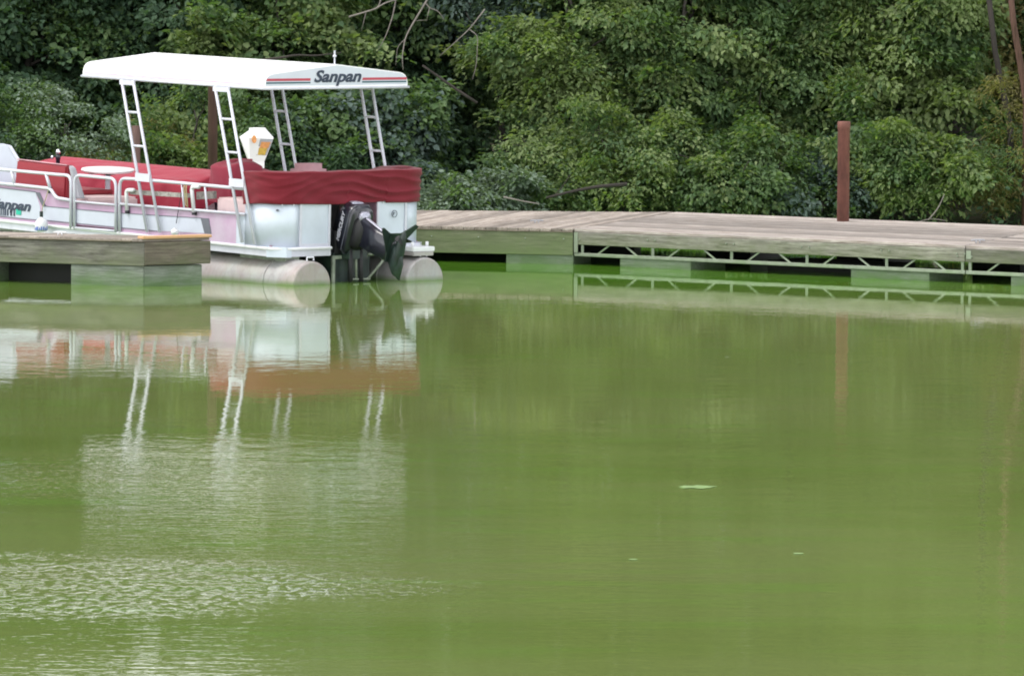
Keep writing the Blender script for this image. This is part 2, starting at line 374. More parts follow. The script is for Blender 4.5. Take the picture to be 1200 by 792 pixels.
amp = mth('ADD', amp, mth('MULTIPLY', gauss(-2.9, 45.5, 3.0, 2.2), .0004))
near = n('MapRange'); t.links.new(sp.outputs[1], near.inputs[0]); near.inputs[1].default_value = 46; near.inputs[2].default_value = 36
ampn = mth('ADD', amp, mth('MULTIPLY', near.outputs[0], .0013))
h = mth('MULTIPLY', mth('ADD', r1, mth('MULTIPLY', r3, .3)), ampn); h = mth('ADD', h, mth('MULTIPLY', mth('MULTIPLY', r2, 3.6), mth('MULTIPLY', amp, mth('MULTIPLY_ADD', near.outputs[0], -.7, 1.0))))
r4 = ramp(t, n, noise_n(t, n, P, 9.0, 3, .55, (1.6, .9, 1), .3), [(.50, 0.), (.72, 1.)]); r5 = ramp(t, n, noise_n(t, n, P, .9, 3, .6, (.6, 1.6, 1)), [(.42, 0.), (.6, 1.)])
g1 = gauss(-5.2, 37.9, 3.1, 1.25)
h = mth('ADD', h, mth('MULTIPLY', mth('MULTIPLY', r4, g1), mth('MULTIPLY_ADD', r5, .020, .0035)))
h = mth('ADD', h, mth('MULTIPLY', mth('MULTIPLY', r4, gauss(-3.6, 45.5, 1.7, 2.0)), .0013))
bp = n('Bump'); bp.inputs['Strength'].default_value = 1; bp.inputs['Distance'].default_value = 1.0; t.links.new(h, bp.inputs['Height'])
df = n('BsdfDiffuse'); t.links.new(body, df.inputs[0])
gl = n('BsdfGlossy'); gl.inputs['Roughness'].default_value = .012; t.links.new(bp.outputs[0], gl.inputs['Normal']); gl.inputs[0].default_value = (1, 1, 1, 1)
fr = n('Fresnel'); fr.inputs['IOR'].default_value = 1.33; t.links.new(bp.outputs[0], fr.inputs['Normal'])
mx = n('MixShader'); t.links.new(mth('MULTIPLY', fr.outputs[0], 1.0, clamp=True), mx.inputs[0]); t.links.new(df.outputs[0], mx.inputs[1]); t.links.new(gl.outputs[0], mx.inputs[2])
t.links.new(mx.outputs[0], o_.inputs[0])
bm = bmesh.new()
V = [[bm.verts.new((x, y, 0)) for y in (8, 40, 60, 80, 90)] for x in (-600, -60, 0, 60, 600)]
for i in range(4):
    for j in range(4): bm.faces.new((V[i][j], V[i+1][j], V[i+1][j+1], V[i][j+1]))
tag(obj('water', bm, mw), kind='structure')

# ------------------------------------------------------------------ the pontoon boat
TRIM = .022; TH = radians(40)
O_ = on_z(322, 333.5, 0)
fwd = Vector((-sin(TH), cos(TH), 0)); stb = Vector((cos(TH), sin(TH), 0))
boat = empty('pontoon_boat', O_, (TRIM, 0, TH))
tag(boat, 'white pontoon boat with hard canopy and faded pink sides, moored by the small dock', 'pontoon boat')
BM = (Matrix.Translation(O_) @ Euler((TRIM, 0, TH)).to_matrix().to_4x4()); BI = BM.inverted()
def B(px, py, v=0.0):
    """boat-frame point (v to starboard, u forward, z up) seen at a pixel of the photograph, on the lengthwise plane v"""
    d = BI.to_3x3() @ ray(px, py); c = BI @ Vector((0, 0, CAMH)); k = (v-c.x)/d.x; return c+d*k
def BT(px, py, u=0.0):
    """same, on the crosswise plane u"""
    d = BI.to_3x3() @ ray(px, py); c = BI @ Vector((0, 0, CAMH)); k = (u-c.y)/d.y; return c+d*k
BW, DZ0, DZ1, BL = 2.385, .33, .445, 8.2
zc = lambda u: -TRIM*u*0
for v in (.31, BW-.31):
    bm = bmesh.new(); lathe(bm, [(.272, -.335), (.288, -.325), (.294, -.305), (.296, 7.0), (.28, 7.5), (.2, 8.0), (.07, 8.3)], 40, (v, 0, .0), 'Y')
    p = obj('pontoon', bm, M['raw'], boat)
    for q in p.data.polygons: q.use_smooth = len(q.vertices) == 4
    for u in (.25, 1.6, 3.0, 4.4, 5.8):
        bm = bmesh.new(); lathe(bm, [(.296, u), (.305, u), (.305, u+.03), (.296, u+.03)], 40, (v, 0, 0), 'Y'); obj('weld_band', bm, M['raw'], p, smooth=False)
    boxo('pontoon_riser', M['bronze'], boat, v-.12, v+.1, .05, .95, .24, .33)
    boxo('pontoon_riser', M['bronze'], boat, v-.1, v+.1, 2.0, 7.4, .27, .33)
    bm = bmesh.new(); tube(bm, [(v-.05, -.29, .30), (v-.05, -.29, .34), (v+.05, -.29, .34), (v+.05, -.29, .30)], .012, 6)
    obj('tie_eye', bm, M['alu'], p)
# weld seam on starboard pontoon's end
bm = bmesh.new(); tube(bm, [(BW-.31, -.322, .29), (BW-.30, -.322, 0), (BW-.30, -.322, -.2)], .008, 6); obj('weld_seam', bm, M['grey'], boat)
# deck with chamfered stern corners and a motor well
C = .16; W0, W1, WD = .83, 1.56, .62
poly = [(C, -.03), (W0, -.03), (W0, WD), (W1, WD), (W1, -.03), (BW-C, -.03), (BW, .13), (BW, BL-.3), (BW-.3, BL), (.3, BL), (0, BL-.3), (0, .13)]
prismo('deck', M['alu'], boat, [(x, y, DZ0) for x, y in poly], (0, 0, DZ1-DZ0))
bm = bmesh.new()      # rub strip round the deck's upper edge
e = .012
pl2 = [(-e, BL-.3), (-e, .13), (C-e*.6, -.03-e), (W0, -.03-e)]
for a, c in zip(pl2[:-1], pl2[1:]): tube(bm, [(a[0], a[1], DZ1-.02), (c[0], c[1], DZ1-.02)], .018, 6)
obj('rub_strip', bm, M['white'], boat)
prismo('corner_casting', M['panel'], boat, [(-.006, .15, DZ0-.006), (C-.02, -.036, DZ0-.006), (C+.05, -.04, DZ0-.006), (C+.05, -.05, DZ0-.006), (C-.03, -.05, DZ0-.006), (-.02, .15, DZ0-.006)], (0, 0, DZ1-DZ0+.01))
# floor carpet in the boat
prismo('floor', M['mauve'], boat, [(x+.05 if x < 1 else x-.05, y+(.05 if y < 3 else -.05), DZ1+.002) for x, y in [(0.0, .1), (W0-.05, .1), (W0-.05, WD), (W1+.05, WD), (W1+.05, .1), (BW, .1), (BW, BL), (0, BL)]], (0, 0, .012))
# stern fence: rounded corner walls, full height under the cover
def stern_path(v_in=0.0):
    """points from port side round to starboard side of the transom line, offset inwards"""
    i = v_in; R = .36-i; pts = []
    pts.append((i, .95))
    for k in range(9): a = k/8*pi/2; pts.append((i+R-R*cos(a), i+R-R*sin(a)))
    return pts
FZ = 1.02   # wall top, hidden by the cover
def wall(path, z0, z1, th, name, mat, parent, smooth=True):
    bm = bmesh.new(); n_ = len(path)
    outer = [[bm.verts.new((x, y, z)) for z in (z0, z1)] for x, y in path]
    for i in range(n_-1): bm.faces.new((outer[i][0], outer[i+1][0], outer[i+1][1], outer[i][1]))
    o = obj(name, bm, mat, parent, smooth=smooth)
    md = o.modifiers.new('thick', 'SOLIDIFY'); md.thickness = th; md.offset = 0
    return o
sp_ = stern_path(.012)
UCP = B(287, 260).y; UPK = B(277, 260).y
wall([(.012, UCP)]+sp_[1:], DZ1, FZ, .02, 'corner_panel', M['panel'], boat)
wall([sp_[-1], (W0, .012)], DZ1, FZ, .02, 'transom_panel', M['panel'], boat, False)
mir = [(BW-x, y) for x, y in [(.012, 1.02)]+sp_[1:]]
wall(mir, DZ1, FZ, .02, 'corner_panel', M['panel'], boat)
wall([mir[-1], (W1, .012)], DZ1, FZ, .02, 'transom_panel', M['panel'], boat, False)
wall([(W0, .0), (W0, WD)], DZ1-.12, FZ, .02, 'well_wall', M['panel'], boat, False)
wall([(W1, .0), (W1, WD)], DZ1-.12, FZ, .02, 'well_wall', M['mauve'], boat, False)
wall([(W0, WD), (W1, WD)], DZ1-.12, FZ, .02, 'well_wall', M['blackm'], boat, False)
for v in (.375, W0-.012, W1+.012, BW-.375):      # vertical trim posts
    boxo('panel_post', M['alu'], boat, v-.014, v+.014, -.016, .012, DZ1, FZ)
for a, c in ((.36, W0), (W1, BW-.36)): boxo('panel_trim', M['alu'], boat, a, c, -.012, .0, DZ1, DZ1+.035)
for v in (.15, .28, .62, 1.66, 1.86, 2.0):
    a = max(0, min(1, v/.36)); bm = bmesh.new(); yy = .36-sqrt(max(0, .36**2-(.36-v)**2)) if v < .36 else 0
    lathe(bm, [(.009, 0), (.009, .012), (.004, .018)], 8, (v-.006, yy-.006, .955)); obj('cover_snap', bm, M['chrome'], boat)
# light fitting and emblem on the walls
bm = bmesh.new(); a = B(311.5, 247, .0); lathe(bm, [(.014, 0), (.02, .01), (.012, .02)], 10, (.10, .10, a.z)); obj('vent_cap', bm, M['dgrey'], boat)
bm = bmesh.new(); e0 = BT(461, 250.5, -.0)
for k in range(16):
    a = 2*pi*k/16; c = 2*pi*(k+1)/16
    tube(bm, [(e0.x+.042*cos(a), -.02, e0.z+.042*sin(a)), (e0.x+.042*cos(c), -.02, e0.z+.042*sin(c))], .004, 4)
tube(bm, [(e0.x-.018, -.02, e0.z-.022), (e0.x-.018, -.02, e0.z+.02), (e0.x+.016, -.02, e0.z+.014), (e0.x-.01, -.02, e0.z)], .005, 4)
obj('round_emblem', bm, M['navy'], boat)

# port side panels
def side_panel(name, u0, u1, z0, z1, mat, v=.0, th=.016, parent=None):
    return boxo(name, mat, parent or boat, v, v+th, u0, u1, z0, z1)
ua = B(246, 280).y
uG0, uG1 = B(136, 270).y, B(85, 268).y
mz = lambda u: B(287, 251).z+(B(137, 238).z-B(287, 251).z)*(u-B(287, 251).y)/(B(137, 238).y-B(287, 251).y)
ZM = (B(287, 251).z+B(140, 239).z)/2-.01
side_panel('side_panel', UPK+.002, uG0-.02, DZ1+.0, ZM, M['pink']); side_panel('low_panel', UCP+.002, UPK, DZ1, ZM, M['panel'])
side_panel('gate_panel', uG0+.02, uG1-.02, DZ1+.03, ZM-.02, M['pink'])
pA = [B(82, 236), B(66, 232.7), B(57, 223), B(-60, 211)]
bot = [(p.y, DZ1) for p in (B(-60, 260), B(82, 268))]
prismo('side_panel', M['pink'], boat, [(0, p.y, p.z) for p in pA]+[(0, y, z) for y, z in bot], (.016, 0, 0))
side_panel('bow_panel', B(-60, 250).y, BL-.3, DZ1, ZM+.3, M['pink'])
boxo('bow_panel', M['pink'], boat, .3, BW-.3, BL-.03, BL-.014, DZ1, 1.0)
side_panel('side_panel', 1.035, BL-.3, DZ1, ZM, M['pink'], v=BW-.016)
# lower white strip
def strip(name, mat, p0, p1, h0, h1=None, v=-.004, parent=None):
    h1 = h0 if h1 is None else h1
    return prismo(name, mat, parent or boat, [(v, p0[0], p0[1]), (v, p1[0], p1[1]), (v, p1[0], p1[1]+h1), (v, p0[0], p0[1]+h0)], (.003, 0, 0))
def pp(px, py): q = B(px, py, -.004); return (q.y, q.z)
def film(name, mat, pix, v=-.004, parent=None, th=.003):
    pts = [B(x, y, v) for x, y in pix]; return prismo(name, mat, parent or boat, [(v, p.y, p.z) for p in pts], (th, 0, 0))
g = film('graphic_band', M['graph'], [(50.5, 242), (133, 249.5), (237, 256), (243, 273.5), (184, 270.5), (134, 266), (48.5, 257.5)])
film('graphic_wedge', M['dgrey'], [(235, 255.5), (244.5, 256), (247.5, 274), (239.5, 273.5)], v=-.007)
film('graphic_plate', M['graph'], [(-60, 213.5), (41.5, 225.5), (47, 242), (47.5, 257.5), (42, 257.5), (-60, 247)], v=-.0045)
film('graphic_wedge', M['dgrey'], [(41.5, 225.3), (46.5, 225.8), (54, 242.2), (49.5, 242)], v=-.008)
for a in ([(50.5, 241.2), (133, 248.8), (237, 255.4), (237, 256.2), (133, 249.6), (50.5, 242.1)], [(48.5, 257.3), (134, 265.8), (184, 270.4), (184, 271.3), (134, 266.7), (48.5, 258.2)],
          [(-60, 247), (42, 257.3), (48, 257.6), (48, 258.5), (42, 258.2), (-60, 248)], [(-60, 212.8), (41.5, 224.6), (41.5, 225.5), (-60, 213.7)]):
    film('pinstripe', M['dgrey'], a, v=-.010)
def side_text(name, body, px0, py0, px1, size, mat, shear=.3, bold=.006, parent=None):
    a = B(px0, py0, -.012); c = B(px1, py0, -.012)
    m_ = Matrix(((0, 0, -1, -.010), (-1, 0, 0, 0), (0, 1, 0, 0), (0, 0, 0, 1)))
    o = text(name, body, size, mat, parent or boat, m_, shear=shear, bold=bold, align='LEFT')
    w_ = max(v.co.y for v in o.data.vertices)-min(v.co.y for v in o.data.vertices); y1 = max(v.co.y for v in o.data.vertices)
    k = (a.y-c.y)/w_
    for v in o.data.vertices: v.co.y = a.y+(v.co.y-y1)*k; v.co.z += a.z
    return o
side_text('lettering', 'Sanpan', -10, 243.0, 36, .175, M['navy'])
bm = bmesh.new()
for i, (x, w_) in enumerate([(-9, 1.4), (-6, 1.4), (-3, 1), (0.5, 1.2), (3.2, .8), (5.2, 1.6), (8.2, 1.4), (12, 2.0), (15.8, 1.6)]):
    a = B(x, 244.8+x*.05, -.01); c = B(x+w_, 252.6+x*.05, -.01); box(bm, -.012, -.008, c.y, a.y, c.z, a.z)
obj('registration_number', bm, M['navy'], boat)
boxo('registration_sticker', M['teal'], boat, -.012, -.008, B(25.5, 249).y, B(19.5, 249).y, B(22, 251.8).z, B(22, 245.3).z, .002)

# rails (round aluminium tube)
RT = .021
def rail(pix, v=-.0, r=RT, name='rail', rad=.12, parent=None, mat=None):
    return tubeo(name, mat or M['alu'], parent or boat, rounded([B(x, y, v) for x, y in pix], rad), r, 8)
vr = -.024
rail([(-70, 190), (0, 198.6), (70, 205), (83.5, 206), (83, 268)], vr)
rail([(-70, 212), (0, 215), (17, 216.5), (59, 221), (66, 232), (84, 235)], vr, rad=.06)
for a, c in (((13.6, 200), (17, 216)), ((54, 204), (58.6, 220))): rail([a, c], vr, name='rail_post')
rail([(87.5, 268.5), (87.5, 205), (136, 209.7), (136, 271.5)], vr, name='gate_frame')
rail([(87.5, 236), (136, 240.3)], vr, .014, 'gate_frame'); rail([(87.5, 267), (136, 271)], vr, .016, 'gate_frame')
rail([(140.3, 271.5), (140.3, 209), (160, 210), (216.6, 215), (287, 221.5)], vr)
rail([(140, 239), (287, 251)], vr, .017)
for x in (213, 240): rail([(x, 215+(x-213)*.09), (x+3, 246+(x-213)*.09)], vr, .013, 'rail_post')
# cast latches
for x, y in ((83.5, 228), (135.5, 227)):
    q = B(x, y, -.01); boxo('gate_latch', M['alu'], boat, -.015, .03, q.y-.035, q.y+.02, q.z-.03, q.z+.03, .006)
q = B(57, 223, -.01); boxo('rope_clamp', M['dgreen'], boat, -.015, .03, q.y-.035, q.y+.03, q.z-.04, q.z+.05, .01)
# starboard rails
S0 = BW-.02
z_t = B(216, 215).z
z_r0 = B(242, 202, S0).z; zr = lambda u: z_r0-.02
tubeo('rail', M['alu'], boat, rounded([(S0, .75, zr(.75)-.03), (S0, 7.8, zr(6.4)), (S0, 7.85, DZ1)], .1), RT)
tubeo('rail', M['alu'], boat, [(S0, .75, ZM), (S0, 7.8, ZM)], .017)
for u in (1.2, 2.4, 3.6, 4.8, 6.0, 7.2): tubeo('rail_post', M['alu'], boat, [(S0, u, DZ1), (S0, u, zr(u))], .016)

# hard top
RW0, RW1 = BT(310, 103, .31).x, BT(477.5, 103, .31).x
RU0 = .31; RU1 = B(97, 88, RW0).y
zR0 = BT(390, 103, .31).z; zR1 = B(97, 89, RW0).z
def rz(u): return zR0+(zR1-zR0)*(u-RU0)/(RU1-RU0)
prof = []      # (v fraction coordinate, height) across the roof, outer skin
WR = RW1-RW0
prof = [(0, 0), (.0, .05), (.012, .10), (.035, .14), (.07, .165), (.12, .18), (.5*WR, .285), (WR-.12, .18), (WR-.07, .165), (WR-.035, .14), (WR-.012, .10), (WR, .05), (WR, 0)]
bm = bmesh.new(); us = [RU0+(RU1-RU0)*k/12 for k in range(13)]
scale_end = lambda k: 1.0
rows = []
for k, u in enumerate(us):
    sag = 1.0 if 0 < k < 12 else 1.0
    rows.append([bm.verts.new((RW0+x, u, rz(u)+z)) for x, z in prof])
for i in range(12):
    for j in range(len(prof)-1): bm.faces.new((rows[i][j], rows[i+1][j], rows[i+1][j+1], rows[i][j+1]))
bm.faces.new(rows[0]); bm.faces.new(rows[-1][::-1])
for i in range(12): bm.faces.new((rows[i][0], rows[i][-1], rows[i+1][-1], rows[i+1][0]))
roof = obj('roof', bm, M['roofw'], boat)
for p in roof.data.polygons: p.use_smooth = False
# roof trims: rear fascia stripes, lettering, side stripes, lower edge moulding
def rear_poly(name, mat, pts, dy=-.004):
    a = [(RW0+x, RU0+dy, zR0+z) for x, z in pts]; return prismo(name, mat, roof, a, (0, .003, 0))
rear_poly('rear_fascia', pmat('shaded_fascia_white', (.55, .58, .66), .4, var=.05), [(.012, .03), (.02, .10), (.045, .135), (.08, .155), (.13, .17), (.5*WR, .272), (WR-.13, .17), (WR-.08, .155), (WR-.045, .135), (WR-.02, .10), (WR-.012, .03)], -.003)  # grey-blue plate: shade of the roof's rear face put into the white
for s0, s1 in ((.022, .70), (WR-.72, WR-.022)):
    rear_poly('red_stripe', M['red'], [(s0, .088), (s1, .088), (s1, .118), (s0+.01, .118)], -.007)
    rear_poly('teal_stripe', M['dteal'], [(s0, .056), (s1, .056), (s1, .074), (s0, .074)], -.007)
tm = Matrix(((1, 0, 0, RW0+BT(395.5, 99, RU0).x-RW0), (0, 0, -1, RU0-.008), (0, 1, 0, BT(395, 96.0, RU0).z), (0, 0, 0, 1)))
tx = text('lettering', 'Sanpan', .20, M['navy'], roof, tm, shear=.3, bold=.006)
xs_ = [v.co.x for v in tx.data.vertices]; k = .735/(max(xs_)-min(xs_)); cx = (max(xs_)+min(xs_))/2; c0 = BT(395.5, 96, RU0).x
for v in tx.data.vertices: v.co.x = c0+(v.co.x-cx)*k
def side_strip(name, mat, z0, z1, dv=-.004):
    bm = bmesh.new()
    prism(bm, [(RW0+dv, RU0+.02, rz(RU0)+z0), (RW0+dv, RU1-.03, rz(RU1)+z0), (RW0+dv, RU1-.03, rz(RU1)+z1), (RW0+dv, RU0+.02, rz(RU0)+z1)], (.003, 0, 0)); return obj(name, bm, mat, roof)
side_strip('pink_stripe', M['pinks'], .040, .050)
side_strip('lilac_stripe', pmat('lilac_stripe', (.55, .54, .72), .5), .018, .034)
bm = bmesh.new()
e = .012
for a, c in (((RW0-e, RU0-e), (RW0-e, RU1+e)), ((RW0-e, RU0-e), (RW1+e, RU0-e)), ((RW1+e, RU0-e), (RW1+e, RU1+e)), ((RW0-e, RU1+e), (RW1+e, RU1+e))):
    tube(bm, [(a[0], a[1], rz(a[1])-.004), (c[0], c[1], rz(c[1])-.004)], .017, 6)
obj('edge_moulding', bm, M['alu'], roof, smooth=True)
bm = bmesh.new(); q = Vector((RW0+WR/2, RU0+.05, rz(RU0)+.27)); tube(bm, [q, q+Vector((0, 0, .12))], .010, 6); lathe(bm, [(.02, 0), (.024, .015), (.016, .03)], 10, q+Vector((0, 0, .1))); tube(bm, [q+Vector((0, 0, .13)), q+Vector((0, 0, .18))], .012, 6)
obj('stern_light', bm, M['alu'], roof)
# four ladder supports
def ladder(a0, a1, c0, c1, v, rungs, plates=True):
    """legs from top pixel a to bottom pixel c on the plane v"""
    A0, A1, C0, C1 = B(*a0, v), B(*a1, v), B(*c0, v), B(*c1, v)
    A0.z = rz(A0.y)-.01; A1.z = rz(A1.y)-.01
    L = tubeo('roof_support', M['alu'], boat, [A0, C0], .020); L2 = tubeo('leg', M['alu'], L, [A1, C1], .019)
    for z in rungs:
        p = A0.lerp(C0, (A0.z-z)/(A0.z-C0.z)); q = A1.lerp(C1, (A1.z-z)/(A1.z-C1.z)); tubeo('rung', M['alu'], L, [p, q], .016)
    z = A0.z-.01; prismo('top_plate', M['alu'], L, [(v-.012, A0.y+.03, z+.01), (v-.012, A1.y-.03, z+.01), (v-.012, A1.y-.03, z-.05), (v-.012, A0.y+.03, z-.05)], (.024, 0, 0))
    if plates:
        zp = B((a0[0]*.33+c0[0]*.67), 214 if a0[0] > 200 else 207.5, v).z
        p = A0.lerp(C0, (A0.z-zp)/(A0.z-C0.z)); q = A1.lerp(C1, (A1.z-zp)/(A1.z-C1.z))
        prismo('rail_plate', M['alu'], L, [(v-.03, p.y+.02, zp+.05), (v-.03, q.y-.02, zp+.05), (v-.03, q.y-.02, zp-.05), (v-.03, p.y+.02, zp-.05)], (.02, 0, 0))
    return L
zb = lambda y, x: B(x, y, -.02).z
ladder((252, 102), (267, 102), (284, 284), (298.5, 286), -.05, [zb(139, 258), zb(178, 266)])
ladder((142.5, 95), (156, 95), (172.5, 272), (187.5, 272.5), -.05, [zb(131, 148), zb(170.5, 155)])
zs = lambda y, x: B(x, y, 2.26).z
ladder((315.5, 104), (328.5, 104), (347, 275), (361, 276), 2.26, [zs(130, 322), zs(168.5, 328)], False)
ladder((422, 104), (435.5, 104), (452.5, 285), (466.5, 286), 2.26, [zs(137, 430), zs(176.5, 437)], False)

# canvas covers (each its own thing)
def smooth_noise(x, y, z=0): return noise.noise(Vector((x, y, z)))
# stern cover wraps the transom rail
def cover_path():
    pts = [(0.0-.02, .62)]
    R = .38
    for k in range(0, 13): a = k/12*pi/2; pts.append((-.02+R-R*cos(a), -.02+R-R*sin(a)))
    for k in range(1, 40): pts.append((.36+(BW-.72)*k/40, -.02))
    for k in range(0, 13): a = k/12*pi/2; pts.append((BW+.02-R+R*sin(a), -.02+R-R*cos(a)))
    pts.append((BW+.02, .75)); return pts
cp = cover_path(); seg = [0]
for a, c in zip(cp[:-1], cp[1:]): seg.append(seg[-1]+math.hypot(c[0]-a[0], c[1]-a[1]))
TOT = seg[-1]
def cpoint(s):
    d = s*TOT
    for i in range(len(seg)-1):
        if d <= seg[i+1]+1e-9:
            f_ = (d-seg[i])/(seg[i+1]-seg[i]); a, c = cp[i], cp[i+1]
            x, y = a[0]+(c[0]-a[0])*f_, a[1]+(c[1]-a[1])*f_
            nx, ny = (c[1]-a[1]), -(c[0]-a[0]); l = math.hypot(nx, ny); return x, y, -nx/l*-1, -ny/l*-1
    return cp[-1][0], cp[-1][1], 1, 0
cz0 = BT(345, 240.5, 0).z; cz1 = BT(345, 202, 0).z
def stern_cover(s, t_):
    x, y, nx, ny = cpoint(s)
    cx, cy = BW/2, 1.2
    if (x-cx)*nx+(y-cy)*ny < 0: nx, ny = -nx, -ny
    H_ = cz1-cz0
    d = s*TOT
    # t_: 0 lower hem outside .. .62 outer top edge .. 1 inner edge
    if t_ < .62:
        q = t_/.62; z = cz0+H_*q; off = .012+.02*q
        # long sagging folds pulled between the snaps
        sg = .05*sin(d*1.9+.6)+.035*sin(d*4.1)
        fold = 1-2*abs(sin((q*2.4+sg*7+smooth_noise(d*.9, q*1.2)*1.5)*pi*1.25))**.7
        amp_ = .021*min(1, q*3+.25)*(1-q**6)*(.35+1.1*abs(smooth_noise(d*.8, 3)))*(.5+.9*min(1, max(0, d-1.0)))
        off += fold*amp_+.012*smooth_noise(d*3.5, q*5, 2)+.010*sin(d*14+sin(q*3)*2)*max(0, .5-q)
        z += .010*sin(d*2.3)*(1-q)+.012*smooth_noise(d*2, 5)
        z += (.02 if .45 < s < .62 else 0)*(1-q)
    else:
        q = (t_-.62)/.38; off = .032-q*.42; z = cz1+.012*sin(q*pi)+.014*smooth_noise(d*2.5, q*2, 7)-q*q*.05+.012*smooth_noise(d*2, 5)
        if q > .85: z -= (q-.85)*.9
    z -= .02*max(0, .12-s)*8
    if s > .80: z += .035*max(0, (t_-.5))*2*(1-abs(s-.9)*8) if abs(s-.9) < .125 else 0
    return Vector((x+nx*off, y+ny*off, z))
cov = obj('stern_cover', gridmesh(stern_cover, 260, 44), RED, smooth=True)
cov.matrix_world = BM.copy(); md = cov.modifiers.new('thick', 'SOLIDIFY'); md.thickness = .006
tag(cov, 'dark red canvas cover wrapped round the stern rail above the outboard motor', 'boat cover')

# long lounge cover on the starboard side, faded, with open sunlight put into its colour
uL0, uL1 = B(240, 215, 1.98).y, 7.7
Lza, Lzf = B(150, 190, 2.38).z, B(200, 213, 1.70).z
def lounge_prof(q):
    """(v, z) from outside the rail, over the back, down the seat front"""
    P_ = [(2.54, .78), (2.55, .95), (2.54, Lza-.03), (2.48, Lza), (2.38, Lza-.02), (2.2, Lza*.65+Lzf*.35), (2.02, Lza*.35+Lzf*.65), (1.88, Lzf+.02), (1.80, Lzf-.03), (1.77, Lzf-.12), (1.75, .66), (1.75, .50)]
    x = q*(len(P_)-1); i = min(int(x), len(P_)-2); f_ = x-i; f_ = f_
    return P_[i][0]*(1-f_)+P_[i+1][0]*f_, P_[i][1]*(1-f_)+P_[i+1][1]*f_
def lounge(s, q):
    u = uL0+(uL1-uL0)*s; v, z = lounge_prof(q)
    endf = min(1, s*14); 
    if s < .07:      # closed end
        v -= 0; c_v, c_z = 2.15, .8; f_ = sqrt(max(0, 1-(1-endf)**2)); v = c_v+(v-c_v)*(.72+.28*f_); z = c_z+(z-c_z)*(.86+.14*f_)
    w_ = smooth_noise(u*1.6, q*5)*.045+sin(u*7+q*5)*.010+.02*smooth_noise(u*5, q*9, 3)
    if .35 < q < .65: z += w_
    elif q >= .65: v -= w_*.8; z += .01*sin(u*9)
    return Vector((v-.12, u, z))
bm = gridmesh(lounge, 110, 44)
endv = [v for v in bm.verts if abs(v.co.y-uL0) < 1e-5]
if endv: 
    endv.sort(key=lambda v: atan2(v.co.z-.9, v.co.x-2.03)); 
    try: bm.faces.new(endv)
    except Exception: pass
lc = obj('lounge_cover', bm, REDP, smooth=True); lc.matrix_world = BM.copy()
tag(lc, 'faded pinkish red cover with open sunlight in its colour, draped over the long lounge behind the round table', 'boat cover')
bm = bmesh.new()
box(bm, 1.72, 2.26, uL0+.12, uL1, DZ1+.02, .72, .03); obj('lounge_base', bm, M['cream'], boat)
# port seat back with grey bolster end
u0, u1 = B(80, 193, .25).y, B(22, 187, .25).y
zt0, zt1 = B(80, 194, .25).z, B(22, 187, .25).z
bm = bmesh.new()
prism(bm, [(.22, u0, zt0), (.22, u1, zt1), (.16, u1, DZ1+.2), (.16, u0-.05, DZ1+.2)], (.13, 0, 0)); bmesh.ops.bevel(bm, geom=list(bm.edges), offset=.02, segments=2, affect='EDGES')
sb = obj('seat_back', bm, REDV, boat)
tubeo('piping', M['vinyl'], sb, [(.225, u0, zt0+.004), (.225, u1, zt1+.004)], .008, 6)
q0, q1, q2, q3 = B(80, 194, .2), B(84, 197, .2), B(95, 233, .2), B(88, 233, .2)
prismo('seat_end', M['grey'], boat, [(.2, p.y, p.z) for p in (q0, q1, q2, q3)], (.07, 0, 0), .01)
boxo('seat_base', M['cream'], boat, .3, 1.1, B(118, 230, .5).y, u1, DZ1+.01, B(100, 232, .3).z, .03)
boxo('seat_cushion', REDV, boat, .32, 1.1, B(95, 230, .5).y+.1, u1, B(100, 232, .3).z, B(100, 228, .3).z+.02, .02)
# bow helm console (white angled side)
cv = .35; pts = [B(-50, 166, cv), B(0, 168.5, cv), (B(9.5, 170.5, cv)), B(22, 191, cv), B(24, 214, cv), B(26, 235, cv), B(-50, 232, cv)]
prismo('helm_console', M['graph'], boat, [(cv, p.y, p.z) for p in pts], (.06, 0, 0), .015)
pts = [B(9.5, 170.5, cv-.01), B(12, 170.8, cv-.01), B(24.5, 191, cv-.01), B(26, 214, cv-.01), B(23.5, 214, cv-.01), B(21.5, 191, cv-.01)]
prismo('console_edge', M['alu'], boat, [(cv-.012, p.y, p.z) for p in pts], (.02, 0, 0))
# horn light with chrome cap
q = B(68, 187, 1.2); bm = bmesh.new(); lathe(bm, [(.028, -.55), (.028, 0), (.034, .005), (.034, .05), (.024, .06)], 14, q); hl = obj('control_knob', bm, M['black'], boat, smooth=True)
bm = bmesh.new(); lathe(bm, [(.01, .06), (.03, .075), (.033, .10), (.02, .13), (.004, .135)], 14, q); obj('chrome_cap', bm, M['chrome'], hl, smooth=True)
bm = bmesh.new(); lathe(bm, [(.012, .0), (.022, .02), (.018, .045), (.003, .05)], 12, q+Vector((-.05, .06, -.0))); obj('chrome_cap', bm, M['chrome'], hl, smooth=True)
# round table
tv = 1.05; q = B(126.5, 199, tv); bm = bmesh.new(); lathe(bm, [(.05, -.035), (.31, -.03), (.34, -.012), (.345, 0), (.335, .014), (.0005, .016)], 40, (0, 0, 0)); 
tt = obj('table_top', bm, M['roofw'], boat, smooth=True); tt.location = q; tt.rotation_euler = Matrix.Rotation(radians(2.2), 3, Vector((.766, -.643, 0))).to_euler()
bm = bmesh.new(); lathe(bm, [(.09, -.06), (.05, -.035)], 16, (0, 0, 0)); obj('table_socket', bm, M['blackm'], tt)
tubeo('table_leg', M['alu'], boat, [(tv, q.y, DZ1), (tv, q.y, q.z-.03)], .034, 12)
boxo('table_ring', M['grey'], boat, tv-.2, tv-.12, q.y+.08, q.y+.14, q.z-.06, q.z-.03)
